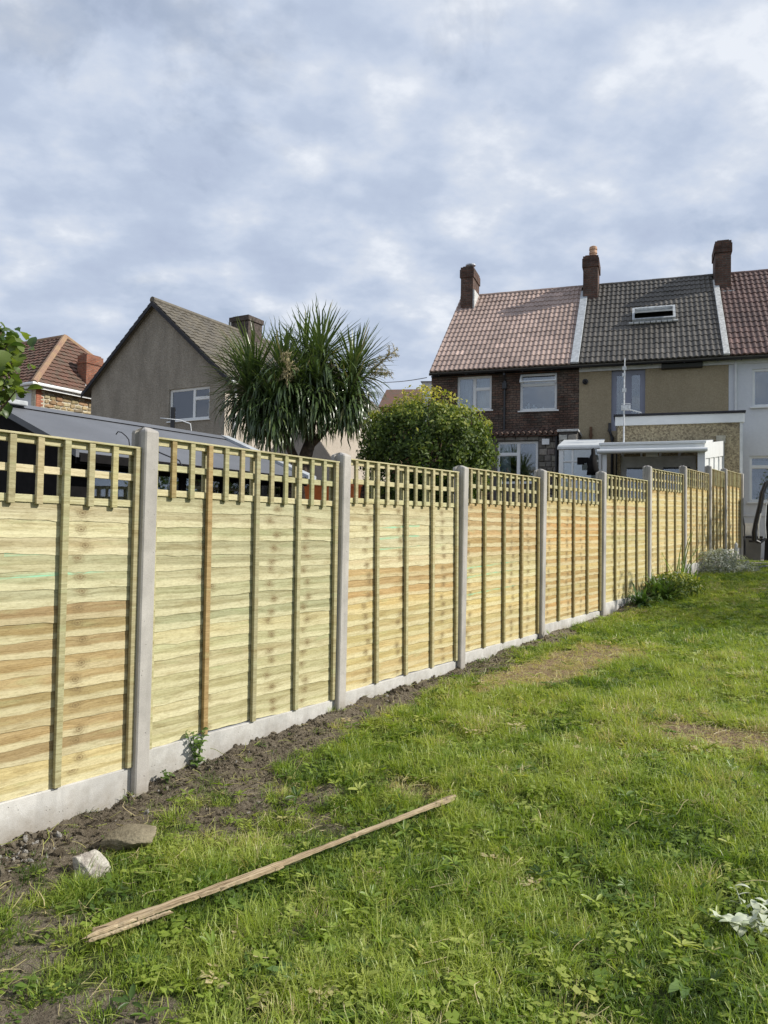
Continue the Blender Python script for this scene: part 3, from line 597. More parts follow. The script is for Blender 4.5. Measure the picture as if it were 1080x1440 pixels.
def tiled_slope(roof, x0, x1, ye, ze, yr, zr, cols, skip=None, ncol=None, first=True):
    """single tiles laid from the eave (ye,ze) up to the ridge (yr,zr); they are children of the roof"""
    ang = math.atan2(zr-ze, yr-ye); sl = sqrt((zr-ze)**2+(yr-ye)**2); nr = 17; g = sl/nr; nc = ncol or round((x1-x0)/.31); w = (x1-x0)/nc
    for j in range(nr):
        for i in range(nc):
            x = x0+i*w; s = j*g-.03
            if skip and skip(x+w/2, (s+g/2)/sl): continue
            o = bpy.data.objects.new('tile', TILE); link(o); o.parent = roof
            o.scale = (w/.31*1.0, (g+.075)/.40, 1)
            o.location = (x, ye+s*cos(ang)-.0*sin(ang), ze+s*sin(ang)+.012+random.uniform(-.004, .006)-.025*sin(pi*i/nc)*sin(pi*j/nr))
            o.rotation_euler = (ang-.062, random.uniform(-.007, .007), random.uniform(-.010, .010)); o.color = (*cols(i/nc, j/nr), 1)
def gutter(parent, x0, x1, y, z, mat='black_plastic'):
    m = MB(); r = .055; pts = [(y+r*cos(a), z+r*sin(a)) for a in np.linspace(pi, 2*pi, 8)]; pts = pts+[(y+(r-.008)*cos(a), z+(r-.008)*sin(a)) for a in np.linspace(2*pi, pi, 8)]
    m.prismx(pts, x0, x1)
    for k in range(int((x1-x0)/.9)+1): m.box((x0+.3+k*.9, y-.01, z-.07), (x0+.33+k*.9, y+.075, z+.01))
    return m.build('gutter', M[mat], parent)
def chimney(parent, cx, y0, y1, zb, zt, w, mat='brick_chimney', bands=True, name='chimney'):
    m = MB(); m.box((cx-w/2, y0, zb), (cx+w/2, y1, zt-.42))
    m.box((cx-w/2-.035, y0-.035, zt-.42), (cx+w/2+.035, y1+.035, zt-.12)); m.box((cx-w/2-.01, y0-.01, zt-.12), (cx+w/2+.01, y1+.01, zt-.03)); m.box((cx-w/2+.06, y0+.06, zt-.03), (cx+w/2-.06, y1-.06, zt+.02))
    return m.build(name, M[mat], parent, bevel=.006)

# ------------------------------------------------------------------ terrace
ZE = T.at(800, 511, -.25)[1]-.05; ZR = T.at(860, 398, 4.0)[1]-.06; XP1 = -4.25; XL = -8.98; XR = 4.7
def terrace_house(name, label, x0, x1, wallmat, holes, cols, strip=None, skip=None, gable=False):
    e = frame_empty(name, T, x0, 0, 0); tag(e, label, 'house'); w = x1-x0; ze, zr = ZE, ZR
    k = (zr-ze)/4.25; m = MB(); shell(m, .002, w-.002, -.3, ze+.12, 0, .28, [(h[0]-x0, h[1]-x0, h[2], h[3]) for h in holes])
    m.box((.002, 7.7, -.3), (w-.002, 7.95, ze)); m.box((.3, .3, 2.7), (w-.3, 7.6, 2.85)); m.box((.3, .3, -.29), (w-.3, 7.6, .05))
    for xa in (.002, w-.232): m.prismx([(.28, -.3), (7.7, -.3), (7.7, ze), (4, zr-.25), (.28, ze+.05)], xa, xa+.23)
    m.build('wall', M[wallmat], e)
    r = MB(); th = .06
    r.prismx([(-.30, ze-.03), (4.0, zr-.03), (8.3, ze-.03), (8.3, ze-.03-th), (4.0, zr-.03-th*1.4), (-.30, ze-.03-th)], 0.0, w-.0)
    roof = r.build('roof', M['roof_grey'], e)
    tiled_slope(roof, .02, w-(.25 if strip == 'lead' else .18 if strip else .02), -.30, ze, 4.0, zr, cols, skip)
    mr = MB(); nseg = int(w/.42)
    for i in range(nseg):
        a = w*i/nseg; b = w*(i+1)/nseg; rr = .115; pr = [(4+rr*cos(q), zr-.045+rr*sin(q)) for q in np.linspace(0, pi, 9)]+[(4+(rr-.018)*cos(q), zr-.045+(rr-.018)*sin(q)) for q in np.linspace(pi, 0, 9)]
        mr.prismx([(p[0], p[1]+.004*(i % 2)) for p in pr], a+.004, b-.004)
    mr.build('ridge_tiles', M['tile'], roof).color = (*cols(.5, 1), 1)
    m = MB(); m.box((0.0, -.06, ze-(.115 if wallmat == 'brick_house' else .19)), (w, -.003, ze-.075)); m.build('fascia', M['black_plastic' if wallmat == 'brick_house' else 'white_old'], e)
    gutter(e, .0, w, -.285, ze-.055)
    if strip:
        ang = math.atan2(zr-ze, 4.25); m = MB(); mm = []
        for i in range(2): pass
        s = MB(); L = sqrt(4.3**2+(zr-ze)**2); sw_ = .24 if strip == 'lead' else .17; s.box((0, 0, 0), (sw_, L*.90, .065)); o = s.build('verge_flashing', M[strip], roof, bevel=.01); o.location = (w-sw_, -.33, ze+.01); o.rotation_euler = (ang, 0, 0)
    return e
def shade_jit(base, a=.16, patch=0):
    def f(i, j):
        k = (1+random.uniform(-a, a)+(.35 if random.random() < .03 else 0))*(.72+.56*float(fbm(np.array(i*5+base[0]*90), np.array(j*5+3.), 3))); d = 1-.45*patch*max(0, 1-abs(i-.80)/.42)*max(0, 1-abs(j-.93)/.13); return tuple(q*k*d for q in base)
    return f
def win(px0, py0, px1, py1, y=0):
    a = T.at(px0, py0, y); b = T.at(px1, py1, y); return (a[0], b[0], b[1], a[1])
W1 = win(643, 530, 691, 576); W2 = win(731.5, 526, 783, 576); W3 = win(860, 521, 907, 600); W5 = win(1058, 519, 1096, 571); W6 = win(1054, 641, 1100, 706)
W3 = (W3[0], W3[1], W3[2]-.1, W3[3])
h1 = terrace_house('brick_terrace_house', 'dark weathered brick end terrace house with sunlit pink pantile roof', XL, XP1, 'brick_house', [W1, W2], shade_jit((.335, .245, .205), .15, 0), 'lead')
h2 = terrace_house('roughcast_terrace_house', 'middle terrace house with beige roughcast wall, dark grey tiles and open roof window', XP1, -.02, 'dash_beige', [W3], shade_jit((.076, .068, .058), .16, 0), 'mortar',
    )
h3 = terrace_house('white_terrace_house', 'white rendered terrace house at the far right with dark red tiles', -.02, XR, 'white_render', [W5, W6], shade_jit((.105, .060, .050), .18, 0))
def rel(W, x0): return (W[0]-x0, W[1]-x0, W[2], W[3])
q = rel(W1, XL); window(h1, *q, .08, [(0, .5, 0, 1), (.5, 1, 0, .62), (.5, 1, .62, 1)], curtain=[(.03, .38), (.55, .97)])
q = rel(W2, XL); w2 = window(h1, *q, .08, [(0, 1, 0, .70), (0, 1, .70, 1)])
# top-hung sash standing open
m = MB(); shell(m, 0, q[1]-q[0]-.02, -.34, 0, 0, .045, [(.05, q[1]-q[0]-.07, -.29, -.05)]); sash = m.build('open_sash', M['white_upvc'], w2); sash.location = (q[0]+.01, .02, q[3]-.02); sash.rotation_euler = (radians(-38), 0, 0)
m = MB()
for k, (fx, hh, r) in enumerate(((.15, .14, .03), (.22, .22, .035), (.36, .18, .03), (.42, .12, .04), (.62, .10, .045))): m.tube([(q[0]+(q[1]-q[0])*fx, .2, q[2]+.04), (q[0]+(q[1]-q[0])*fx, .2, q[2]+.04+hh*.7), (q[0]+(q[1]-q[0])*fx, .2, q[2]+.04+hh)], [r, r, r*.4], 8)
m.build('sill_bottles', M['white_upvc'], w2)
q = rel(W3, XP1); window(h2, *q, .09, [(0, .5, 0, 1), (.5, 1, 0, 1)], frame='grey_frame', fw=.13, sill=False, name='glazed_door')
m = MB(); m.box((q[0]-.1, -.035, q[3]+.01), (q[1]+.12, .0, q[3]+.05)); m.build('drip_strip', M['dash_beige'], h2)
q = rel(W5, -.02); window(h3, *q, .05, [(0, 1, 0, 1)], curtain=[(0, .16)])
q = rel(W6, -.02); window(h3, *q, .05, [(0, 1, 0, .76), (0, 1, .76, 1)], curtain=[(.03, .12)])
m = MB(); m.box((q[0]-.25, -.03, q[2]-.42), (q[1]+.3, .0, q[2]-.34)); m.build('render_band', M['white_render'], h3, bevel=.01)
# soldier courses over the brick house windows, brick by brick
for W in (rel(W1, XL), rel(W2, XL)):
    n = int((W[1]-W[0]+.3)/.078); mm = MB(); mm.box((.0, -.012, 0), (.066, .05, .13)); me = mm.mesh('brick', M['stone'])
    for i in range(n):
        o = link(bpy.data.objects.new('brick', me)); o.parent = h1; o.location = (W[0]-.15+i*.078, random.uniform(-.004, .002), W[3]+.012); o.color = (*jit(random.choice([(.24, .12, .085), (.16, .09, .07), (.28, .14, .10)]), .2), 1)
# downpipes
def pipe(parent, pts, r=.034, mat='black_plastic', name='downpipe'):
    m = MB(); m.tube(pts, r, 8)
    for p in pts[1:-1]: m.tube([(p[0], p[1], p[2]-.04), (p[0], p[1], p[2]+.04)], r*1.35, 8)
    return m.build(name, M[mat], parent)
xd = T.at(710, 560, 0)[0]-XL
pipe(h1, [(xd, -.26, ZE-.08), (xd, -.20, ZE-.16), (xd, -.06, ZE-.38), (xd, -.06, 4.6), (xd, -.06, 3.75)])
m = MB(); m.box((xd-.07, -.14, ZE-.62), (xd+.07, -.01, ZE-.42)); m.build('hopper', M['black_plastic'], h1, bevel=.01)
# chimneys
cz = T.at(664, 377, 3.4)[1]
c1 = chimney(h1, .42, 3.15, 4.25, ZR-1.2, cz, .46)
m = MB(); m.tube([(.45, 3.6, cz), (.45, 3.6, cz+.10)], .11, 12); m.tube([(.45, 3.6, cz+.10), (.45, 3.6, cz+.17)], .05, 6); m.tube([(.45, 3.6, cz+.16), (.45, 3.6, cz+.20), (.45, 3.6, cz+.24)], [.19, .19, .05], 14); m.build('cowl', M['metal'], c1)
m = MB(); m.tube([(.45, 4.15, cz), (.45, 4.15, cz+.16)], [.11, .09], 12); m.build('chimney_pot', M['metal'], c1)
cz2 = T.at(838, 362, 3.4)[1]; c2 = chimney(h2, .10, 3.1, 4.1, ZR-1.1, cz2, .50)
m = MB(); px = .16; m.tube([(px, 3.5, cz2-.02), (px, 3.5, cz2+.16), (px, 3.5, cz2+.17), (px, 3.5, cz2+.30), (px, 3.5, cz2+.31), (px, 3.5, cz2+.41), (px, 3.5, cz2+.44)], [.135, .12, .145, .125, .145, .13, .08], 14); m.build('chimney_pot', M['terracotta'], c2, smooth=False)
m = MB(); m.box((-.22, 2.92, ZR-1.10), (.42, 3.09, ZR-.92)); m.build('chimney_flashing', M['mortar'], c2)
cz3 = T.at(1025, 341, 3.4)[1]; c3 = chimney(h3, .12, 3.1, 4.1, ZR-1.1, cz3, .48)
m = MB(); m.box((-.20, 2.90, ZR-1.12), (.44, 3.09, ZR-.88)); m.build('chimney_flashing', M['mortar'], c3)
m = MB(); m.box((.66, 3.1, ZR-.98), (.72, 4.0, ZR-.02)); m.build('chimney_flashing', M['mortar'], c1)
# roof window, propped open
a = T.at(889, 460, 1.75); b = T.at(949, 437, 2.2); ang = math.atan2(ZR-ZE, 4.25)
zw0 = a[1]; yw0 = (zw0-ZE)/tan(ang)-.30
rw = empty('roof_window', (a[0]-XP1, yw0, zw0+.05), 0, h2); rw.rotation_euler = (ang, 0, 0)
ww = b[0]-a[0]; hh = .86
def flat(mb, z0, z1, fw_, x0=0, x1=None, y0=0, y1=None):
    x1 = ww if x1 is None else x1; y1 = hh if y1 is None else y1
    for q in ((x0, x1, y0, y0+fw_), (x0, x1, y1-fw_, y1), (x0, x0+fw_, y0+fw_, y1-fw_), (x1-fw_, x1, y0+fw_, y1-fw_)): mb.box((q[0], q[2], z0), (q[1], q[3], z1))
m = MB(); flat(m, -.02, .13, .075); m.build('window_frame', M['lead'], rw)
m = MB(); m.box((.075, .075, -.01), (ww-.075, hh-.075, .02)); m.build('opening_shade', M['dark_room'], rw)  # dark sheet stands for the shade inside the opening
sa = empty('open_sash', (.085, hh*.55, .13), 0, rw); sa.rotation_euler = (radians(-27), 0, 0)
m = MB(); flat(m, -.02, .03, .05, 0, ww-.17, -hh*.42, hh*.36); m.build('sash_frame', M['white_old'], sa) if False else None
rw2 = m.build('open_sash', M['white_old'], rw); rw2.location = sa.location; rw2.rotation_euler = sa.rotation_euler; bpy.data.objects.remove(sa)
m = MB(); m.box((.04, -hh*.42+.04, .0), (ww-.21, hh*.36-.04, .012)); g = m.build('pane', M['sheet'], rw); g.location = rw2.location; g.rotation_euler = rw2.rotation_euler  # opaque pale pane: the sky's reflection put into its colour
m = MB()
for i in range(9): m.tube([(-.10+i*(ww+.2)/9, -.07, .03), (-.10+(i+1)*(ww+.2)/9-.03, -.07, .03)], .04, 6)
m.build('lead_apron', M['mortar'], rw)
# black box awning, round vent, trims on the middle house
a = T.at(930, 511, -.1); b = T.at(988, 510, -.1)
m = MB(); m.prismx([(-.15, a[1]-.16), (-.02, a[1]-.18), (-.02, a[1]+.0), (-.12, a[1]+.0), (-.17, a[1]-.05)], a[0]-XP1, b[0]-XP1); m.build('awning_box', M['black_plastic'], h2)
a = T.at(823, 537, 0); m = MB(); m.tube([(a[0]-XP1, .0, a[1]), (a[0]-XP1, -.06, a[1])], .085, 16); m.tube([(a[0]-XP1, -.05, a[1]-.0), (a[0]-XP1, -.10, a[1]-.04)], .06, 12); m.build('round_vent', M['black_plastic'], h2)
a = T.at(831, 612, 0); pipe(h2, [(a[0]-XP1, -.06, a[1]+.25), (a[0]-XP1, -.06, a[1]), (a[0]-XP1, -.06, .8)], .04, 'timber_red')
a = T.at(862, 600, -.1)
pipe(h2, [(a[0]-XP1-.10, -.07, a[1]+.12), (a[0]-XP1-.10, -.07, a[1]-.1), (a[0]-XP1-.02, -.07, a[1]-.35), (a[0]-XP1-.02, -.07, .5)], .04)

pipe(h3, [(.18, -.05, ZE-.1), (.18, -.05, 4.2), (.18, -.05, .1)], .034, 'white_old')
# ground floor block of the brick house with stone front and corrugated tile roof
XB0 = T.at(690, 640, -1.0)[0]-.9; a = T.at(786, 640, -1.0); zt = T.at(750, 612, -1.0)[1]
gb = frame_empty('stone_outbuilding', T, XB0, -1.0, 0); tag(gb, 'low stone fronted back extension under the brick house, with tiled lean-to roof', 'extension')
q = win(699, 621, 756, 680, -1.0); q = (q[0]-XB0, q[1]-XB0, q[2], q[3]); wl = a[0]-XB0
m = MB(); shell(m, 0, wl, -.3, zt, .03, .98, [q]); m.build('wall', M['pointing_dark'], gb)
window(gb, *q, .10, [(0, .52, 0, .70), (0, .52, .70, 1), (.52, 1, 0, 1)], sill=False, curtain=[(.0, .3)])
def stones(parent, x0, x1, z0, z1, y, hole, cols, row=(.18, .26), ln=(.22, .42), th=.05, name='stone'):
    z = z0
    while z < z1-.05:
        h = min(random.uniform(*row), z1-z); x = x0
        while x < x1-.04:
            l = min(random.uniform(*ln), x1-x)
            if l > .05 and not (hole and x+l > hole[0] and x < hole[1] and z+h > hole[2] and z < hole[3]):
                m = MB(); j = lambda: random.uniform(-.012, .012); g = .011
                fr_ = [(x+g+j(), z+g+j()), (x+l/2+j(), z+g+j()), (x+l-g+j(), z+g+j()), (x+l-g+j(), z+h-g+j()), (x+l/2+j(), z+h-g+j()), (x+g+j(), z+h-g+j())]
                cx_ = x+l/2; cz_ = z+h/2; d = random.uniform(.0, .02)
                m.loft([[(p[0], y+th*.2, p[1]) for p in fr_], [(p[0], y-th*.25-d, p[1]) for p in fr_], [(cx_+(p[0]-cx_)*.8, y-th*.5-d, cz_+(p[1]-cz_)*.75) for p in fr_]])
                o = m.build(name, M['stone'], parent); o.color = (*jit(random.choice(cols), .2), 1)
            x += l
        z += h
stones(gb, q[1]+.02, wl, 1.1, zt-.02, .03, None, [(.17, .155, .14), (.22, .20, .18), (.12, .11, .10)], (.15, .2), (.16, .26))
stones(gb, q[0]-.1, q[1]+.02, q[3]+.01, zt-.02, .03, None, [(.20, .19, .17), (.25, .235, .21)], (.2, .24), (.3, .42))
m = MB(); nn = int(wl/.16); w_ = wl/nn
for i in range(nn): m.tube([(w_*(i+.5), -.16, zt+.03), (w_*(i+.5), 1.0, zt+.30)], .062, 8)
m.box((0, -.10, zt-.04), (wl, 1.0, zt+.0)); rf = m.build('roof', M['brick_chimney'], gb)
m = MB(); m.box((q[1]+.12, -.06, zt-.30), (q[1]+.34, .02, zt-.12)); m.build('alarm_box', M['white_upvc'], gb, bevel=.01)
xp = q[1]+.55; pipe(gb, [(xp, -.03, zt), (xp, -.03, 1.5), (xp, -.03, .3)], .04)
# stub of stone party wall beside it
a = T.at(786, 612, -1.3); b = T.at(812, 605, -1.3)
pw = frame_empty('garden_party_wall', T, a[0], -1.3, 0); tag(pw, 'short whitened stone wall stub between the two back extensions', 'wall')
m = MB(); wq = b[0]-a[0]; m.box((0, 0, -.3), (wq, 1.28, b[1]-.04)); m.build('wall', M['pointing_dark'], pw)
stones(pw, 0, wq, 1.3, b[1]-.1, 0, None, [(.42, .40, .36), (.34, .32, .28), (.48, .46, .42)], (.12, .2), (.18, .3))
m = MB(); m.box((-.05, -.07, b[1]-.04), (wq+.04, 1.28, b[1]+.03)); m.build('coping', M['mortar'], pw, bevel=.01)

# pebble-dashed flat roofed extension behind the middle house
xa = T.at(868, 640, -3)[0]; xb = T.at(1042, 640, -3)[0]; zf = T.at(960, 596.5, -3)[1]; ex = frame_empty('flat_roof_extension', T, xa, -3, 0); we = xb-xa
tag(ex, 'pebble dashed flat roof extension with white fascia behind the middle house', 'extension')
d1 = (T.at(873, 640, -3)[0]-xa, T.at(979, 640, -3)[0]-xa, 0, T.at(930, 641, -3)[1])
m = MB(); shell(m, 0, we, -.3, zf, 0, .25, [d1]); m.box((0, .25, -.3), (.25, 2.99, zf)); m.box((we-.25, .25, -.3), (we, 2.99, zf)); m.build('wall', M['dash_ext'], ex)
m = MB(); m.box((-.06, -.06, zf+.001), (we+.07, 2.99, zf+.24)); m.build('fascia', M['white_upvc'], ex, bevel=.008)
m = MB(); m.box((-.10, -.10, zf+.24), (we+.10, 2.99, zf+.30)); m.build('roof', M['felt_dark'], ex, bevel=.008)
m = MB(); m.box((we-.03, -.035, 0), (we+.035, .0, zf)); m.build('corner_trim', M['white_old'], ex)
dd = window(ex, d1[0], d1[1], 0.02, d1[3], .05, [(.02, .485, .04, .93), (.515, .98, .04, .93)], fw=.15, sill=False, name='french_doors', frame='white_old')
a = T.at(1013, 618, -3.02); m = MB(); m.box((a[0]-xa-.1, -.06, a[1]-.10), (a[0]-xa+.12, -.001, a[1]+.10)); m.build('meter_box', M['pointing'], ex, bevel=.008)

# white veranda in front of it; its side wall runs with the fence
YV = -5.0
z0v, z1v = T.at(930, 637, YV)[1], T.at(930, 623, YV)[1]; xv0 = T.at(846, 640, YV)[0]; xv1 = T.at(991, 640, YV)[0]
ve = frame_empty('white_veranda', T, xv0, YV, 0); tag(ve, 'white framed lean-to veranda in front of the pebble dashed extension', 'veranda'); wv = xv1-xv0
m = MB()
yb = -3-YV; drop = .28
m.add([(0, 0, z1v), (wv, 0, z1v+.02), (wv+.35, yb-.01, z1v+.02+drop), (-.05, yb-.01, z1v+drop), (0, 0, z1v-.05), (wv, 0, z1v-.03), (wv+.35, yb-.01, z1v-.03+drop), (-.05, yb-.01, z1v+drop-.05)], [(0, 1, 2, 3), (7, 6, 5, 4), (0, 4, 5, 1), (1, 5, 6, 2), (3, 2, 6, 7), (0, 3, 7, 4)])
m.build('roof', M['white_old'], ve)
m = MB(); m.box((-.06, -.07, z0v), (wv+.03, -.002, z0v+.075)); m.box((-.06, -.06, z1v-.03), (wv+.03, -.002, z1v+.035)); m.box((-.04, -.03, z0v+.075), (wv+.0, -.004, z1v-.03)); m.build('fascia', M['white_upvc'], ve, bevel=.012)
m = MB(); m.tube([(-.1, -.12, z0v+.05), (wv+.05, -.12, z0v+.055)], .05, 8); m.build('gutter', M['white_upvc'], ve)
for x in (.07, wv-.10):
    m = MB(); m.box((x-.05, -.0, 0), (x+.05, .09, z0v+.02)); m.build('post', M['white_upvc'], ve, bevel=.006)
# side wall: from the front corner back along the fence
fdl = np.array([FD@T.ux, FD@T.uy]); sw = empty('side_wall', (wv-.02, .02, 0), math.atan2(fdl[1], fdl[0]), ve); sl_ = 2.0
sl_ = min(2.6, (yb-.05)/fdl[1])
m = MB(); zt_ = z1v-.02
for i in range(int(sl_/.42)):
    pass
pr = [(0, 1.75), (sl_, 1.75), (sl_, zt_+.30), (0, zt_)]
m.prism([(0, 0), (sl_, 0), (sl_, 1.18), (0, 1.18)], -.03, .03)
npn = 4
for i in range(npn+1):
    x = sl_*i/npn; m.box((x-.03, -.035, 1.18), (x+.03, .035, zt_+.28*i/npn-.02))
m.box((0, -.036, 1.15), (sl_, .036, 1.22)); m.prism([(0, zt_-.36), (sl_, zt_-.10), (sl_, zt_+.28), (0, zt_)], -.034, .034)
m.build('panelling', M['white_upvc'], sw)
for i in range(npn):
    m = MB(); x0_ = sl_*i/npn+.03; x1_ = sl_*(i+1)/npn-.03; m.prism([(x0_, 1.22), (x1_, 1.22), (x1_, zt_-.36+.26*(i+1)/npn), (x0_, zt_-.36+.26*i/npn)], -.006, .006); m.build('white_panel', M['white_upvc'], sw)
m = MB(); m.tube([(wv*.44, .6, z0v+.02), (wv*.56, .6, z0v+.02)], .045, 8); m.build('ceiling_lamp', M['white_upvc'], ve)
m = MB()
for i in range(6): m.box((-.02+wv*i/5-.025, .02, z1v-.12), (-.02+wv*i/5+.025, yb-.05, z1v-.06))
m.build('rafter', M['white_old'], ve)
# clear porch to its left
xp0 = T.at(786, 640, -4.6)[0]; zq = T.at(800, 628, -4.6)[1]
po = frame_empty('glazed_porch', T, xp0, -4.6, 0); tag(po, 'glazed white lean-to porch left of the veranda, with pots inside', 'porch'); wp = xv0-xp0-.02
m = MB(); m.box((0, 0, 0), (.11, .09, zq-.07)); m.box((wp-.07, 0, 0), (wp, .09, zq-.07)); m.box((wp*.30, .0, 0), (wp*.30+.05, .07, zq-.07)); m.box((0, 0, 0), (wp, .08, .75)); m.build('frame', M['white_upvc'], po, bevel=.006)
m = MB(); m.box((-.04, -.04, zq-.07), (wp+.0, .09, zq+.0)); m.box((.11, .0, zq-.40), (wp-.07, .06, zq-.35)); m.build('fascia', M['white_old'], po, bevel=.01)
m = MB(); m.add([(-.03, .0, zq+.003), (wp, .0, zq+.003), (wp, 1.55, zq+.34), (-.03, 1.55, zq+.34), (-.03, .0, zq+.03), (wp, .0, zq+.03), (wp, 1.55, zq+.37), (-.03, 1.55, zq+.37)], [(0, 3, 2, 1), (4, 5, 6, 7), (0, 1, 5, 4), (1, 2, 6, 5), (2, 3, 7, 6), (3, 0, 4, 7)]); m.build('roof', M['sheet'], po)
m = MB(); m.box((0, 1.50, 0), (wp, 1.58, zq+.28)); m.build('back_wall', M['white_old'], po)
m = MB(); m.box((wp*.30+.05, .03, .76), (wp-.07, .038, zq-.08)); m.box((.11, .03, .76), (wp*.30, .038, zq-.08)); m.build('pane', M['glass'], po)

#SECTION3

# ------------------------------------------------------------------ rendered gable house on the left
ge = frame_empty('gable_house', G); tag(ge, 'grey brown roughcast house seen gable end on, with mossy tiled roof', 'house')
ax = -.36; wl_, wr_ = -3.62, 3.0; k = .85; zA = G.at(218, 423, -.1)[1]; tk = k
zer = zA-(wr_-ax)*tk-.10; zel = zA-(ax-wl_)*tk-.10
q0 = G.at(237, 593, 0); q1 = G.at(295, 542, 0); hole = (q0[0], q1[0], q0[1], q1[1])
LEN = 11.6
m = MB(); shell(m, wl_, wr_, -.8, min(zel, zer), 0, .28, [hole]); zc = min(zel, zer)
m.prism([(wl_, zc), (wr_, zc), (wr_, zer), (ax, zA-.12), (wl_, zel)], 0, .28); m.box((wl_, .28, -.8), (wl_+.25, LEN, zel)); m.box((wl_+.25, LEN-.25, -.8), (wr_-.25, LEN, zc)); m.box((wl_+.3, .3, 2.9), (wr_-.3, LEN-.3, 3.0))
m.build('gable_wall', M['render_grey'], ge)
m = MB(); m.box((wr_-.25, .28, -.8), (wr_, LEN, zer)); m.box((wr_-.02, .0, -.8), (wr_+.008, .28, zer-.02)); m.build('side_wall', M['render_cream'], ge)
window(ge, *hole, .07, [(0, .60, 0, 1), (.60, 1, 0, .66), (.60, 1, .66, 1)], fw=.07, curtain=[(.02, .12)])
# roof: rows of tiles in relief, joined (each is only a few pixels)
def relief_roof(mb, P0, PX, PY, rows, cols, amp=.035, lap=.03, mask=None):
    """P0 eave corner, PX along the eave, PY up the slope: stepped, rolled tiles as one relief"""
    P0, PX, PY = map(np.array, (P0, PX, PY)); Nn = np.cross(PX, PY); Nn = Nn/np.linalg.norm(Nn); Nn = Nn if Nn[2] > 0 else -Nn
    nx = cols*4; V = []; Fs = []; hs = [0, .8, 1, .25]
    for j in range(rows):
        for s_, lift in ((0, lap), (1.06, 0)):
            for i in range(nx+1):
                V.append(P0+PX*i/nx+PY*min(1, (j+s_)/rows)+Nn*(lift+amp*hs[i % 4]+.012*((i//4*7+j*3) % 5)/5))
        for i in range(nx+1): V.append(P0+PX*i/nx+PY*(j/rows)+Nn*-.01)
    for j in range(rows):
        o = j*3*(nx+1)
        for i in range(nx):
            if mask and not mask((i+.5)/nx, (j+.5)/rows): continue
            Fs += [(o+i, o+i+1, o+nx+1+i+1, o+nx+1+i), (o+2*(nx+1)+i, o+2*(nx+1)+i+1, o+i+1, o+i)]
    mb.add(V, Fs)
ov = .35
m = MB()
for sgn, xe in ((1, wr_+ov), (-1, wl_-ov)):
    ze_ = zA-abs(xe-ax)*tk; m.prism([(ax, zA), (xe, ze_), (xe, ze_-.09), (ax, zA-.10)], -.16, LEN+.2)
roof = m.build('roof', M['roof_grey'], ge)
m = MB(); ze_ = zA-(wr_+ov-ax)*tk; relief_roof(m, (wr_+ov, -.17, ze_+.01), (0, LEN+.3, 0), (ax-wr_-ov, 0, zA-ze_), 16, 38)
ze_ = zA-(ax-wl_+ov)*tk; relief_roof(m, (wl_-ov, -.17, ze_+.01), (0, LEN+.3, 0), (ax-wl_+ov, 0, zA-ze_), 16, 38)
m.build('tile_courses', M['roof_grey'], roof)['kind'] = 'stuff'
m = MB(); m.tube([(ax, -.18, zA+.03), (ax, LEN+.2, zA+.03)], .12, 8); m.build('ridge', M['roof_grey'], roof)
m = MB()
for sgn, xe in ((1, wr_+ov), (-1, wl_-ov)):
    ze_ = zA-abs(xe-ax)*tk; m.prism([(ax, zA-.02), (xe, ze_-.02), (xe, ze_-.17), (ax, zA-.19)], -.205, -.165)
m.build('barge_board', M['felt_dark'], roof)
m = MB(); xg = wr_+ov+.02; zg = zA-(wr_+ov-ax)*tk-.06; m.tube([(xg, -.1, zg), (xg, LEN, zg-.02)], .055, 8); m.build('gutter', M['white_upvc'], ge)
pipe(ge, [(wr_+.07, .45, zg), (wr_+.06, .45, zg-.25), (wr_+.06, .45, -.8)], .05, 'white_upvc')
chz = G.at(345, 447, 5.0)[1]
ch = MB(); ch.box((-.85, 4.6, zA-.9), (.10, 5.5, chz-.25)); ch.box((-.9, 4.55, chz-.25), (.15, 5.55, chz-.05)); ch.box((-.8, 4.65, chz-.05), (.05, 5.45, chz)); ch.build('chimney', M['dark_brick'], ge, bevel=.01)
m = MB(); m.tube([(ax, 4.0, zA+.02), (ax, 4.0, zA+.28)], .05, 8); m.build('vent_pipe', M['felt'], ge)

# ------------------------------------------------------------------ hipped house further left
he = frame_empty('hipped_house', H); tag(he, 'far left house with hipped red brown tiled roof over a honey stone wall', 'house')
cx0 = -.33+.15; zeh = 6.0; bh = 3.2; apx = (-2.62-.0, bh, H.at(92, 474, 3.2)[1]); eo = .3; Wd = 2*bh; LX = -11
m = MB(); m.box((LX, 0.0, -.8), (cx0-.26, .25, zeh-.02)); m.build('front_wall', M['white_render'], he)
m = MB(); m.box((cx0-.25, .0, -.8), (cx0, Wd, zeh-.02)); m.box((LX, Wd-.3, -.8), (cx0-.25, Wd, zeh-.02)); m.build('stone_wall', M['pointing'], he)
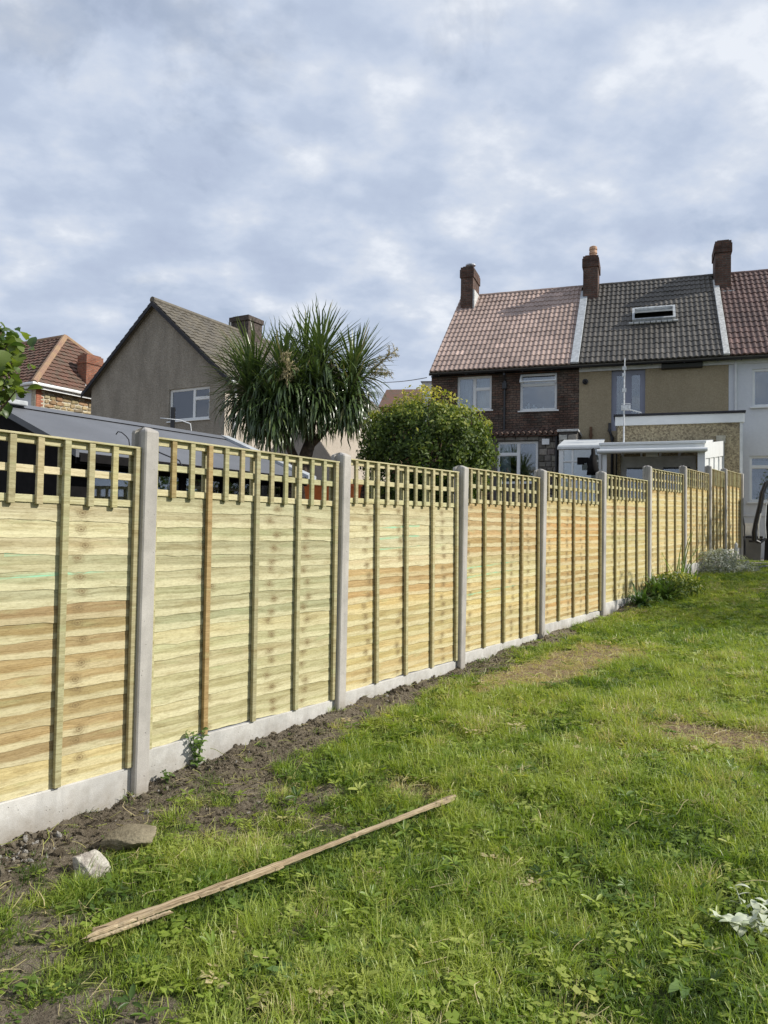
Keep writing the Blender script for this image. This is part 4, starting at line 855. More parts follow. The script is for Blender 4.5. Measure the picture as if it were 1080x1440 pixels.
# stones on the side wall: their face looks along +x
def side_stones(parent, y0, y1, z0, z1, x):
    z = z0
    while z < z1-.05:
        h = min(random.uniform(.14, .25), z1-z); y = y0
        while y < y1-.04:
            l = min(random.uniform(.22, .5), y1-y); j = lambda: random.uniform(-.022, .022); g = .02
            fr_ = [(y+g+j(), z+g+j()), (y+l/2+j(), z+g+j()), (y+l-g+j(), z+g*2+j()), (y+l-g+j(), z+h-g+j()), (y+l/2+j(), z+h-g*.6+j()), (y+g+j(), z+h-g*2+j())]
            cy = y+l/2; cz_ = z+h/2; d = random.uniform(.0, .03); m = MB()
            m.loft([[(x-.02, p[0], p[1]) for p in fr_], [(x+.012+d, p[0], p[1]) for p in fr_], [(x+.03+d, cy+(p[0]-cy)*.75, cz_+(p[1]-cz_)*.7) for p in fr_]])
            m.build('stone', M['stone'], parent).color = (*jit(random.choice([(.38, .30, .17), (.30, .24, .14), (.42, .35, .22), (.25, .20, .14), (.34, .22, .13)]), .2), 1); y += l
        z += h
side_stones(he, .42, 3.6, 4.2, zeh-.15, cx0)
bm_ = MB(); bm_.box((0, 0, 0), (.03, .33, .072)); bme = bm_.mesh('brick', M['stone'])
for i in range(22):
    o = link(bpy.data.objects.new('brick', bme)); o.parent = he; o.location = (cx0-.005, .02, 4.2+i*.08); o.scale = (1, .72 if i % 2 else 1, 1); o.color = (*jit((.34, .14, .09), .2), 1)
roofh = MB(); e1 = cx0+eo
A = (LX, -eo, zeh); B = (e1, -eo, zeh); Cc = (e1, Wd+eo, zeh); Dd = (LX, Wd+eo, zeh); R1 = apx; R0 = (LX, bh, apx[2])
dn = lambda p, d=.1: (p[0], p[1], p[2]-d)
roofh.add([A, B, Cc, Dd, R1, R0, dn(A), dn(B), dn(Cc), dn(Dd)], [(0, 1, 4, 5), (1, 2, 4), (2, 3, 5, 4), (0, 6, 7, 1), (1, 7, 8, 2), (6, 9, 8, 7), (2, 8, 9, 3)])
rh = roofh.build('roof', M['roof_red'], he)
m = MB(); relief_roof(m, (LX, -eo, zeh+.015), (e1-LX, 0, 0), (0, bh+eo, apx[2]-zeh), 15, 36, .03, .05, mask=lambda u, v: LX+(e1-LX)*u < e1-(e1-apx[0])*v)
relief_roof(m, (e1, -eo, zeh+.015), (0, Wd+2*eo, 0), (apx[0]-e1, 0, apx[2]-zeh), 15, 24, .03, .05, mask=lambda u, v: v/2 < u < 1-v/2)
m.build('tile_courses', M['roof_red'], rh)['kind'] = 'stuff'
m = MB(); m.tube([B, R1], .14, 8); m.tube([Cc, R1], .13, 8); m.tube([R0, R1], .13, 8); m.build('hip_ridge', M['ridge_lichen'], rh)
m = MB(); m.tube([(LX, -eo-.06, zeh-.03), (e1+.06, -eo-.06, zeh-.03), (e1+.06, Wd+eo, zeh-.03)], .07, 8); m.box((LX, -eo+.02, zeh-.2), (e1-.02, -eo+.05, zeh-.06)); m.box((e1-.05, -eo+.05, zeh-.2), (e1-.02, Wd, zeh-.06)); m.build('gutter', M['white_upvc'], he)
m = MB(); m.box((-.80, 2.48, zeh-.05), (-.20, 3.38, 7.80)); m.box((-.83, 2.45, 7.42), (-.17, 3.41, 7.52)); m.box((-.75, 2.55, 7.8), (-.25, 3.3, 7.86)); m.build('chimney', M['brick_red'], he)
m = MB(); m.box((-.84, 2.42, zeh+.0), (-.17, 2.475, zeh+.45)); m.build('chimney_flashing', M['lead'], he)

# far red roof between the palm and the terrace, seen over the bush
D = Frame(575, 52, -radians(10), 1.0); de = frame_empty('distant_house', D); tag(de, 'distant red brick house whose roof just clears the bush beside the terrace', 'house')
a = D.at(545, 543); b = D.at(592, 541); m = MB(); m.box((a[0]-2, 0, -1), (b[0]+1.2, 6, a[1]-1.4)); m.build('wall', M['brick_red'], de)
m = MB(); za = a[1]+.35; m.prismx([(-.3, a[1]-1.5), (3, za), (6.3, a[1]-1.5)], a[0]-.6, b[0]+.3); m.build('roof', M['roof_red'], de)
D2 = Frame(598, 46, -radians(10), 1.0); dw = frame_empty('distant_white_house', D2); tag(dw, 'sliver of a distant white house against the end of the terrace', 'house')
a = D2.at(594, 537); m = MB(); m.box((a[0], 0, -1), (a[0]+3, 5, a[1])); m.build('wall', M['white_render'], dw); m = MB(); m.prismx([(-.2, a[1]), (2.5, a[1]+.5), (5.2, a[1])], a[0]-.1, a[0]+3); m.build('roof', M['felt'], dw)
def cable(name, label, pts, r, mat='black_plastic', cat='cable'):
    m = MB(); m.tube(pts, r, 6); o = m.build(name, M[mat]); tag(o, label, cat); return o
def P3(px, py, Y): r = ray(px, py); return CAM+r*Y
pts = [P3(536+64*k/8, 538-7*k/8+1.5*sin(pi*k/8), 26+(-4.7)*k/8) for k in range(9)]
cable('overhead_wire', 'thin dark overhead wire meeting the eave of the brick end house', pts, .012)

# ------------------------------------------------------------------ dark workshop behind the fence
def SH(u, t, z): return (t, -u, z)
se = empty('garden_workshop', uvw(0, 0, 0), FROT); tag(se, 'black garden workshop with low pitched grey felt roof and glazed long side', 'shed')
t0s, t1s = 1.55, 4.75; ue, ur, ub = -3.16, -4.72, -6.3; ze_s = 2.475; zr_s = 3.07
gsh = .2
m = MB(); m.prismx([(-ue+.12, gsh-.4), (-ub-.12, gsh-.4), (-ub-.12, ze_s-.02), (-ur, zr_s-.06), (-ue+.12, ze_s-.02)], t0s+.0, t0s+.06)
m.box((t0s+.05, -ub-.18, gsh-.4), (t1s, -ub-.12, ze_s)); m.prismx([(-ue+.12, gsh-.4), (-ub-.12, gsh-.4), (-ub-.12, ze_s-.02), (-ur, zr_s-.06), (-ue+.12, ze_s-.02)], t1s-.06, t1s)
m.build('gable_boards', M['black_timber'], se)
holes = [(t0s+.22+i*.625, t0s+.22+i*.625+.545, 1.25, 2.30) for i in range(4)]+[(t1s-.5, t1s-.1, 1.25, 2.30)]
m = MB(); shell(m, t0s+.06, t1s, gsh-.4, ze_s-.03, -ue+.12, -ue+.17, [h for h in holes]); m.build('window_wall', M['black_timber'], se)
for h in holes: m = MB(); m.box((h[0]-.01, -ue+.14, h[2]-.01), (h[1]+.01, -ue+.148, h[3]+.01)); m.build('pane', M['glass'], se)
m = MB(); ovr = .13
for (ya, za, yb_, zb_) in ((-ue-.12, ze_s-.045, -ur, zr_s), (-ub+.12, ze_s-.045, -ur, zr_s)):
    m.prismx([(ya, za), (yb_, zb_), (yb_, zb_-.05), (ya, za-.05)], t0s-.10, t1s+.12)
sr = m.build('roof', M['felt'], se)
m = MB(); m.box((t0s-.08, -ue-.16, ze_s-.14), (t1s+.1, -ue-.13, ze_s-.08)); m.box((t0s-.1, -ue-.125, ze_s-.16), (t1s+.12, -ue-.10, ze_s-.05)); m.build('gutter', M['black_timber'], se)
m = MB(); m.prismx([(-ur-.12, zr_s-.03), (-ur, zr_s+.03), (-ur+.12, zr_s-.03)], t0s-.12, t1s+.13); m.build('ridge_capping', M['felt'], sr)
m = MB(); m.prismx([(-ue-.16, ze_s-.03), (-ur, zr_s+.02), (-ur, zr_s-.05), (-ue-.16, ze_s-.10)], t0s-.13, t0s-.095); m.build('verge_trim', M['felt'], sr)
m = MB(); m.prismx([(-ue-.16, ze_s-.02), (-ur, zr_s+.04), (-ur, zr_s-.03), (-ue-.16, ze_s-.09)], t1s+.10, t1s+.26); m.build('verge_trim', M['lead'], sr)
m = MB(); m.box((t0s-.14, -ur-.16, zr_s-.01), (t0s+.25, -ur+.12, zr_s+.045)); m.build('ridge_cap_end', M['lead'], sr, bevel=.01)
bo = uvw(ur-.25, 3.55, 0); Yp = float((P3(243, 590, 1)-CAM)[1]); 
po_t = empty('garden_post', P3(243, 590, 11.5)*np.array([1, 1, 0])+np.array([0, 0, .5])); tag(po_t, 'black post with white wire arms showing above the workshop roof', 'post')
zt_p = P3(243, 573, 11.5)[2]-.5; m = MB(); m.box((-.028, -.028, -.3), (.028, .028, zt_p)); m.build('pole', M['black_plastic'], po_t)
zz = P3(243, 590, 11.5)[2]-.5; m = MB(); m.tube([(-.19, 0, zz+.02), (0, -.03, zz), (.12, 0, zz-.01), (.27, 0, zz-.06)], .008, 6); m.tube([(.27, 0, zz-.06), (.285, 0, zz-.16), (.26, 0, zz-.22)], .006, 6); m.build('wire_arms', M['white_upvc'], po_t)
m = MB(); m.tube([(.26, 0, zz-.20), (.26, 0, zz-.25), (.26, 0, zz-.27)], [.01, .05, .015], 10); m.build('bell', M['white_upvc'], po_t)
cable('looped_wire', 'thin dark wire loop sticking up by the first tall concrete post', [P3(*q) for q in ((163, 611, 6.6), (166, 607, 6.6), (171, 608, 6.6), (177, 613, 6.6), (181, 618, 6.6), (183, 632, 6.6))], .005, cat='wire')
cable('slack_cable', 'slack black cable hanging against the workshop roof behind the second bay', [P3(*q) for q in ((206, 626, 6.2), (216, 632.5, 6.2), (228, 638, 6.2), (240, 643, 6.2), (252, 647.5, 6.2), (256, 656, 6.2))], .006)
# bits of the neighbouring garden glimpsed through the trellis
def slab_wall(px0, px1, py0, py1, Y, name, label, cat, mat, dep=.2):
    a = P3(px0, py1, Y); b = P3(px1, py0, Y); m = MB(); m.box((0, 0, 0), (b[0]-a[0], dep, b[2]-a[2])); o = m.build(name, M[mat], bevel=.01); o.location = a; tag(o, label, cat); return o
def trough(px0, px1, py0, py1, Y):
    a = P3(px0, py1, Y); b = P3(px1, py0, Y); w = b[0]-a[0]; h = b[2]-a[2]; e = empty('planter_trough', (a[0], Y, .8)); tag(e, 'bright orange plastic trough seen through the trellis behind the second concrete post', 'planter')
    zb = a[2]-.8; m = MB(); m.loft([[(.03, .03, zb), (w-.03, .03, zb), (w-.03, .27, zb), (.03, .27, zb)], [(0, 0, zb+h*.9), (w, 0, zb+h*.9), (w, .3, zb+h*.9), (0, .3, zb+h*.9)], [(0, 0, zb+h), (w, 0, zb+h), (w, .3, zb+h), (0, .3, zb+h)], [(.03, .03, zb+h), (w-.03, .03, zb+h), (w-.03, .27, zb+h), (.03, .27, zb+h)], [(.04, .04, zb+h*.4), (w-.04, .04, zb+h*.4), (w-.04, .26, zb+h*.4), (.04, .26, zb+h*.4)]]); m.build('tub', M['orange'], e)
    m = MB(); m.box((-.02, -.015, zb+h*.86), (w+.02, .0, zb+h)); m.build('rim', M['orange'], e)
    m = MB(); 
    for x in (.1, w-.15): m.box((x, .03, -.2), (x+.05, .27, zb))
    m.build('stand', M['timber_red'], e)
trough(427, 508, 681, 704, 12.2)
lw = empty('low_brick_wall', P3(330, 720, 15.6)*np.array([1, 1, 0])+np.array([0, 0, .7]), -radians(10)); tag(lw, 'low dark brick wall across the neighbouring garden, below the bush', 'wall')
zt_w = P3(500, 682, 15)[2]-.7; m = MB(); m.box((-1.5, 0, -.2), (5.2, .22, zt_w)); m.build('brickwork', M['brick_house'], lw); m = MB(); m.box((-1.53, -.03, zt_w), (5.23, .25, zt_w+.05)); m.build('coping', M['timber_red'], lw)

# ------------------------------------------------------------------ aerial mast in front of the middle house
a = T.at(878, 520, -3.6); ba = frame_empty('aerial_mast', T, a[0], -3.6, 0); tag(ba, 'thin pale television aerial mast in front of the grey glazed door', 'aerial')
zt_m = T.at(879, 503, -3.6)[1]; zb_m = T.at(876, 628, -3.6)[1]
m = MB(); m.tube([(0, 0, zb_m-.2), (0, 0, zt_m-.6), (.01, 0, zt_m)], [.022, .020, .012], 8); m.build('pole', M['alu'], ba)
for zz, l, r in ((zt_m-.28, .05, .035), (zt_m-.45, .03, .04), (zt_m-.85, .05, .03)):
    m = MB(); m.box((-.05, -.03, zz-.04), (l, .03, zz+.05)); m.build('bracket', M['alu'], ba)
zz = T.at(880, 573, -3.6)[1]; m = MB(); m.box((-.07, -.05, zz-.07), (.16, .05, zz+.06)); m.tube([(-.05, 0, zz), (.42, -.1, zz-.16)], .014, 6)
for k in range(6): x = .02+k*.07; m.tube([(x, -.02-.1*x/.42-.12, zz-.03-.12*k/5), (x, -.02+.12, zz-.03-.12*k/5)], .006, 5)
m.tube([(-.06, 0, zz+.10), (.16, 0, zz+.09)], .01, 6); m.build('antenna', M['alu'], ba)
# black cloth hanging inside the porch, pots
a = P3(834, 668, 18.1); cl = empty('hanging_black_coats', (a[0], a[1], a[2])); cl.rotation_euler = (0, 0, T.a); tag(cl, 'black coats hung up inside the glazed porch', 'coat')
m = MB(); s_ = 18.1/F
rings = []
for z, xa_, xb_, d in ((0, -9, 7, .10), (8, -8, 7, .13), (18, -8, 5, .14), (26, -5, 4, .11), (30, -2.5, 3, .07), (36, -2.5, 2.5, .07), (38, -1.2, 1, .03)):
    cx_ = (xa_+xb_)/2*s_; rx = (xb_-xa_)/2*s_; rings.append([(cx_+rx*cos(q)*(1+.12*sin(5*q+z)), d*sin(q)*(1+.15*cos(4*q)), z*s_) for q in np.linspace(0, 2*pi, 16, endpoint=False)])
m.loft(rings); m.build('coat', M['black_timber'], cl, smooth=True)
m = MB(); m.loft([[( -17*s_+5*s_*cos(q), .06*sin(q), z*s_) for q in np.linspace(0, 2*pi, 12, endpoint=False)] for z in (15, 19, 25)]); m.box((-15*s_, -.03, 17*s_), (-6*s_, .03, 25*s_)); m.build('bag', M['black_timber'], cl)

# ------------------------------------------------------------------ things at the far right
a = T.at(1043, 790, -2.2); b = T.at(1071, 752, -2.2); sb = frame_empty('storage_box', T, a[0], -2.2, 0.012); tag(sb, 'grey resin storage box on the patio, with a white laundry basket on its lid', 'storage box')
wb = b[0]-a[0]; hb = b[1]-.05; m = MB(); m.loft([[(.02, 0, 0), (wb-.02, 0, 0), (wb-.02, .5, 0), (.02, .5, 0)], [(0, -.01, hb-.06), (wb, -.01, hb-.06), (wb, .51, hb-.06), (0, .51, hb-.06)]]); m.build('tub', M['grey_box'], sb, bevel=.01)
m = MB(); m.box((-.03, -.03, hb-.055), (wb+.03, .53, hb)); m.build('lid', M['black_plastic'], sb, bevel=.012)
m = MB(); m.box((wb*.35, -.02, hb-.16), (wb*.65, -.004, hb-.11)); m.build('handle', M['black_plastic'], sb)
bk = frame_empty('laundry_basket', T, a[0], -2.2, hb+.014); tag(bk, 'white slatted plastic laundry basket standing on the grey storage box', 'basket'); hB = .34
def ring(x0, y0, x1, y1, z): return [(x0, y0, z), (x1, y0, z), (x1, y1, z), (x0, y1, z)]
m = MB(); m.box((.06, .08, 0), (wb-.1, .42, .03)); m.box((.02, .03, hB-.07), (wb-.06, .05, hB)); m.box((.02, .45, hB-.07), (wb-.06, .47, hB)); m.box((.0, .03, hB-.07), (.02, .47, hB)); m.box((wb-.06, .03, hB-.07), (wb-.04, .47, hB)); m.build('rim', M['white_upvc'], bk)
n = 11
for i in range(n):
    x = .03+(wb-.12)*i/(n-1); xb_ = .07+(wb-.19)*i/(n-1); m = MB(); m.loft([[(xb_-.012, .075, .0), (xb_+.012, .075, 0), (xb_+.012, .088, 0), (xb_-.012, .088, 0)], [(x-.012, .035, hB-.06), (x+.012, .035, hB-.06), (x+.012, .048, hB-.06), (x-.012, .048, hB-.06)]]); m.build('slat', M['white_upvc'], bk)
m = MB(); m.loft([[(.05, .41, 0), (wb-.09, .41, 0), (wb-.09, .42, 0), (.05, .42, 0)], [(.02, .44, hB-.06), (wb-.06, .44, hB-.06), (wb-.06, .45, hB-.06), (.02, .45, hB-.06)]]); m.build('back_panel', M['white_old'], bk)
br = link(bpy.data.objects.new('tool_handle', None)); C.objects.unlink(br); bpy.data.objects.remove(br)
cable('tool_handle', 'dark slanting tool handle leaning between the fence end and the white wall', [P3(1041, 706, 19.6), P3(1047, 740, 19.3), P3(1047.5, 780, 18.9)], .02, cat='tool')
# folded garden chair with curved rim
gc = frame_empty('garden_lounger', T, T.at(1064, 790, -2.9)[0], -2.9, .012); tag(gc, 'black curved garden lounger stood on end at the right edge, with pale metal rim', 'garden chair')
kk = 19.0/F; x0g = 0
outer = [P3(px, py, 18.6) for px, py in ((1092, 672), (1080, 677), (1074, 692), (1071, 710), (1066, 730), (1062.5, 748), (1063, 760), (1069, 763), (1076, 758))]
inner = [P3(px, py, 18.6) for px, py in ((1093, 683), (1083, 692), (1077, 712), (1075.5, 735), (1077, 757))]
def loc(fr_e, p): return np.array(fr_e.matrix_world.inverted() @ Vector(p)) if False else None
inv = (Matrix.Translation(Vector(gc.location)) @ Matrix.Rotation(T.a, 4, 'Z')).inverted()
Lc = lambda p, dy=0: tuple(inv @ Vector(p)+Vector((0, dy, 0)))
m = MB(); m.tube([Lc(p) for p in outer], .035, 8); m.tube([Lc(p, .45) for p in outer], .035, 8); m.build('frame', M['black_plastic'], gc)
m = MB(); m.tube([Lc(p, -.02) for p in inner], .014, 8); m.tube([Lc(P3(1070, 722, 18.5)), Lc(P3(1066.5, 738, 18.5)), Lc(P3(1067, 757, 18.5))], .014, 8); m.build('metal_tube', M['alu'], gc)
V = [Lc(p, .01) for p in outer]+[Lc(p, .44) for p in outer]; n = len(outer); m = MB(); m.add(V, [(i, i+1, n+i+1, n+i) for i in range(n-1)]); m.add([Lc(P3(px, py, 18.7)) for px, py in ((1079, 700), (1110, 690), (1110, 792), (1074, 792))]+[Lc(P3(px, py, 18.9)) for px, py in ((1079, 700), (1110, 690), (1110, 792), (1074, 792))], [(0, 1, 2, 3), (7, 6, 5, 4), (0, 4, 5, 1), (1, 5, 6, 2), (2, 6, 7, 3), (3, 7, 4, 0)]); m.build('seat_cover', M['black_timber'], gc)
cable('lawn_edging', 'black plastic edging strip where the lawn meets the patio', [tuple(gworld(.22, 13.9, .02)), tuple(gworld(.6, 14.7, .04)), tuple(gworld(1.1, 16.2, .05)), tuple(gworld(2.2, 16.9, .05))], .03, cat='edging')

# ------------------------------------------------------------------ stones, timber
def rock(name, label, loc, size, rz, mat, seed, flat=1, tilt=(0, 0)):
    bm = bmesh.new(); bmesh.ops.create_icosphere(bm, subdivisions=5, radius=1); r = np.random.default_rng(seed)
    pl = [(Vector(r.normal(size=3)).normalized(), r.uniform(.55, .85)) for _ in range(11)]
    for v in bm.verts:
        d = v.co.normalized(); k = 1.0
        for nn_, o_ in pl:
            c_ = d.dot(nn_)
            if c_ > 0: k = min(k, o_/c_)
        h = float(fbm(np.array(d.x*3+seed+10), np.array(d.y*3+d.z*2.2+20), 5)-.5)*.16+float(fbm(np.array(d.x*11+seed+10), np.array(d.y*11+d.z*9+20), 3)-.5)*.05
        v.co = d*(k+h)
        v.co = Vector((v.co.x*size[0], v.co.y*size[1], v.co.z*size[2]))
    me = bpy.data.meshes.new(name); bm.to_mesh(me); bm.free(); me.materials.append(M[mat]); o = link(bpy.data.objects.new(name, me)); o.location = loc; o.rotation_euler = (tilt[0], tilt[1], rz); tag(o, label, 'stone'); return o
rock('flat_stone', 'larger flat olive brown stone slab lying on the soil near the fence foot', gworld(.56, -.49, .04), (.145, .11, .06), .25, 'rock_flat', 5, tilt=(.12, -.12))
rock('pale_stone', 'smaller angular stone with white limewash face, in front of the flat slab', gworld(.63, -.76, .015), (.115, .085, .085), -.6, 'rock_white', 29, tilt=(.5, .35))
tb = empty('split_timber', (0, 0, 0)); pa = gworld(1.16, -1.12, .045); pb = gworld(1.66, .78, .04); tb.location = pa; tb.rotation_euler = (0, -math.asin((pb-pa).z/(pb-pa).length), math.atan2(pb.y-pa.y, pb.x-pa.x))
tag(tb, 'long thin weathered timber batten, split along its length, lying across the grass', 'timber'); Lt = (pb-pa).length
def lath(x0, x1, y, z, w, h, seed, name='lath'):
    r = np.random.default_rng(seed); n = 44; rings = []
    for k in range(n+1):
        x = x0+(x1-x0)*k/n; e = .55+.45*min(1, k/2, (n-k)/1.5+.3); yo = y+.006*sin(x*2.1+seed)+.002*r.normal(); zo = z+.008*sin(x*1.7+seed)
        a = w/2*e*(1+.07*r.normal()); b_ = h/2*e*(1+.07*r.normal()); rings.append([(x+.01*r.normal(), yo-a, zo-b_), (x, yo-a*.2, zo-b_*1.05), (x+.01*r.normal(), yo+a, zo-b_*.9), (x, yo+a*1.03, zo+b_*.1), (x, yo+a*.8, zo+b_), (x, yo, zo+b_*(1.05+.1*r.normal())), (x, yo-a, zo+b_*.9)])
    m = MB(); m.loft(rings); return m.build(name, M['oldwood'], tb)
lath(.03, Lt, .008, .020, .019, .016, 3); lath(.0, .85, -.017, .008, .014, .014, 8); lath(.75, Lt-.03, -.014, .010, .011, .012, 5); lath(.0, .32, -.028, .002, .012, .010, 9)

# ------------------------------------------------------------------ scatter by instancing (grass, crumbled soil)
def source(name, meshes):
    col = bpy.data.collections.new(name)
    for i, me in enumerate(meshes): col.objects.link(bpy.data.objects.new('%s_%02d' % (name, i), me))
    return col
def scatter(name, pts, rot, scl, idx, tint, col, kind='stuff'):
    me = bpy.data.meshes.new(name); n = len(pts); me.vertices.add(n); me.vertices.foreach_set('co', np.ascontiguousarray(pts, np.float32).ravel())
    for nm, typ, arr in (('rot', 'FLOAT_VECTOR', rot), ('scl', 'FLOAT_VECTOR', scl), ('idx', 'INT', idx), ('tint', 'FLOAT', tint)):
        a = me.attributes.new(nm, typ, 'POINT')
        if typ == 'FLOAT_VECTOR': a.data.foreach_set('vector', np.ascontiguousarray(arr, np.float32).ravel())
        else: a.data.foreach_set('value', np.ascontiguousarray(arr, np.int32 if typ == 'INT' else np.float32))
    me.update(); o = link(bpy.data.objects.new(name, me))
    ng = bpy.data.node_groups.new(name+'_scatter', 'GeometryNodeTree'); ng.interface.new_socket('Geometry', in_out='INPUT', socket_type='NodeSocketGeometry'); ng.interface.new_socket('Geometry', in_out='OUTPUT', socket_type='NodeSocketGeometry')
    N = ng.nodes; L = ng.links; gi = N.new('NodeGroupInput'); go = N.new('NodeGroupOutput'); ip = N.new('GeometryNodeInstanceOnPoints'); ci = N.new('GeometryNodeCollectionInfo')
    ci.inputs['Collection'].default_value = col; ci.inputs['Separate Children'].default_value = True; ci.inputs['Reset Children'].default_value = True
    def na(nm, t): x = N.new('GeometryNodeInputNamedAttribute'); x.data_type = t; x.inputs['Name'].default_value = nm; return x.outputs[0]
    L.new(gi.outputs[0], ip.inputs['Points']); L.new(ci.outputs[0], ip.inputs['Instance']); ip.inputs['Pick Instance'].default_value = True
    L.new(na('idx', 'INT'), ip.inputs['Instance Index']); e2r = N.new('FunctionNodeEulerToRotation'); L.new(na('rot', 'FLOAT_VECTOR'), e2r.inputs[0]); L.new(e2r.outputs[0], ip.inputs['Rotation']); L.new(na('scl', 'FLOAT_VECTOR'), ip.inputs['Scale'])
    L.new(ip.outputs[0], go.inputs[0]); md = o.modifiers.new('scatter', 'NODES'); md.node_group = ng; o['kind'] = kind; return o
def tuft(seed, n, h, spread, w, lean=.5, seg=3):
    r = np.random.default_rng(seed); V = []; Fs = []
    for i in range(n):
        a = r.uniform(0, 2*pi); rr = spread*sqrt(r.random()); bx, by = rr*cos(a), rr*sin(a); L_ = h*r.uniform(.45, 1.15); la = a+r.normal()*.9; ln = lean*r.uniform(.2, 1.4); ww = w*r.uniform(.6, 1.25); tw = r.uniform(0, pi)
        px, py, pz = bx, by, -.01; ang = ln*.35; b = len(V)
        for k in range(seg+1):
            f = k/seg; wk = ww*(1-f**2.2)*.5+.00008; ox, oy = cos(la+pi/2+.3*tw)*wk, sin(la+pi/2+.3*tw)*wk; V += [(px-ox, py-oy, pz), (px+ox, py+oy, pz)]
            st = L_/seg; px += sin(ang)*cos(la)*st; py += sin(ang)*sin(la)*st; pz += cos(ang)*st; ang += ln*.75*(.6+f)
        for k in range(seg): Fs.append((b+2*k, b+2*k+1, b+2*k+3, b+2*k+2))
    return npmesh('tuft', np.array(V), np.array(Fs), M['grass'])
tufts = [tuft(i, 34, .060, .055, .0034, 1.0) for i in range(6)]+[tuft(20+i, 40, .105, .055, .0036, 1.05, 4) for i in range(5)]+[tuft(40+i, 34, .075, .06, .0034, 2.1) for i in range(3)]
def cloverleaf(seed):
    r = np.random.default_rng(seed); V = []; Fs = []
    for i in range(16):
        a = r.uniform(0, 2*pi); rr = .05*sqrt(r.random()); cx_, cy_ = rr*cos(a), rr*sin(a); z = r.uniform(.012, .035); s = r.uniform(.006, .017); d = r.uniform(0, 2*pi); tz = r.uniform(-.5, .5)
        b = len(V); V += [(cx_-s*cos(d), cy_-s*sin(d), z-s*tz), (cx_+s*.7*sin(d), cy_-s*.7*cos(d), z+.002), (cx_+s*1.3*cos(d), cy_+s*1.3*sin(d), z+s*tz), (cx_-s*.7*sin(d), cy_+s*.7*cos(d), z+.002)]; Fs.append((b, b+1, b+2, b+3))
    return npmesh('tuft', np.array(V), np.array(Fs), M['grass'])
tufts += [cloverleaf(i) for i in range(3)]
gcol = source('grass_tuft', tufts)
def sample(n, u0, u1, t0, t1): return rng.uniform(u0, u1, n), rng.uniform(t0, t1, n)
def infrustum(u, t, marg=.12):
    x = P1[0]+FN[0]*u+FD[0]*t; y = P1[1]+FN[1]*u+FD[1]*t; return (y > 1.9) & (np.abs(x/np.maximum(y, .1)) < .53+marg)
US, TS, SC_, ID = [], [], [], []
for (n, ya, yb_, sc_) in ((38000, 1.9, 4.6, 1.0), (26000, 4.6, 7.6, 1.15), (22000, 7.6, 12, 1.45), (12000, 12, 20, 1.9)):
    u, t = sample(n*6, 0, 14, -3.2, 18); y = P1[1]+FN[1]*u+FD[1]*t; k = infrustum(u, t) & (y > ya) & (y <= yb_) & (t < 17.2)
    u, t = u[k][:n], t[k][:n]; US.append(u); TS.append(t); SC_.append(np.full(len(u), sc_))
# thinner sward either side of the view, so the lawn goes on
u, t = sample(60000, 0, 9, -4.5, 17); k = ~infrustum(u, t) & (t < 17.2); US.append(u[k]); TS.append(t[k]); SC_.append(np.full(k.sum(), 1.7))
u = np.concatenate(US); t = np.concatenate(TS); sc = np.concatenate(SC_)
sm = soil_mask(u, t); dm = dry_mask(u, t); big = fbm(u*1.1+5, t*1.1+50, 3); mid = fbm(u*4.5+15, t*4.5+5, 3); sml = rng.random(len(u))
keep = (sml > sm*.955) & (rng.random(len(u)) > dm*.90); u, t, sc, sm, dm, big, mid = [q[keep] for q in (u, t, sc, sm, dm, big, mid)]
n = len(u); r1 = rng.random(n)
tallf = sstep(.47, .62, mid)*sstep(9, 4.5, t)
idx = np.where(r1 < tallf*.8, rng.integers(6, 11, n), np.where(r1 < .58, rng.integers(0, 6, n), np.where(r1 < .84, rng.integers(11, 14, n), rng.integers(14, 17, n))))
idx = np.where((dm > .35), rng.integers(11, 14, n), idx)
tint = .53+(big-.5)*.9+(mid-.5)*.75+rng.normal(0, .15, n)
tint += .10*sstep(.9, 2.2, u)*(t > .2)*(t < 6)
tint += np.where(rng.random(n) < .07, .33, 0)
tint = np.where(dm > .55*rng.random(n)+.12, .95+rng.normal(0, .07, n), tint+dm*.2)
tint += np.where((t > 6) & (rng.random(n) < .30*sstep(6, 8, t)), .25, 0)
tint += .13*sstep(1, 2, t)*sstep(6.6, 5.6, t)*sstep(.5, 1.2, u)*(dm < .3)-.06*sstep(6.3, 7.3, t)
tint = tint-.16*sstep(.35, .0, u)-.30*np.exp(-(((u-1.55)/.13)**2))*((t > 1.9) & (t < 4.2))  # narrow mid-lawn streak is a shadow painted into the blade tint
tint = np.clip(tint, 0.02, 1); tint = np.where((dm < .3) & (tint > .74) & (rng.random(n) < .75), .70, tint)
scl = sc*rng.uniform(.6, 1.35, n)*(1-.35*sm)*np.where(dm > .35, .8, 1); scl3 = np.stack([scl, scl, scl*np.where(sc > 1.3, .75, 1)*rng.uniform(.8, 1.1, n)], -1)
pts = np.stack([P1[0]+FN[0]*u+FD[0]*t, P1[1]+FN[1]*u+FD[1]*t, gz(u, t)-.003], -1)
rot = np.stack([rng.normal(0, .12, n), rng.normal(0, .12, n), rng.uniform(0, 6.28, n)], -1)
go_ = scatter('grass', pts, rot, scl3, idx, tint, gcol)
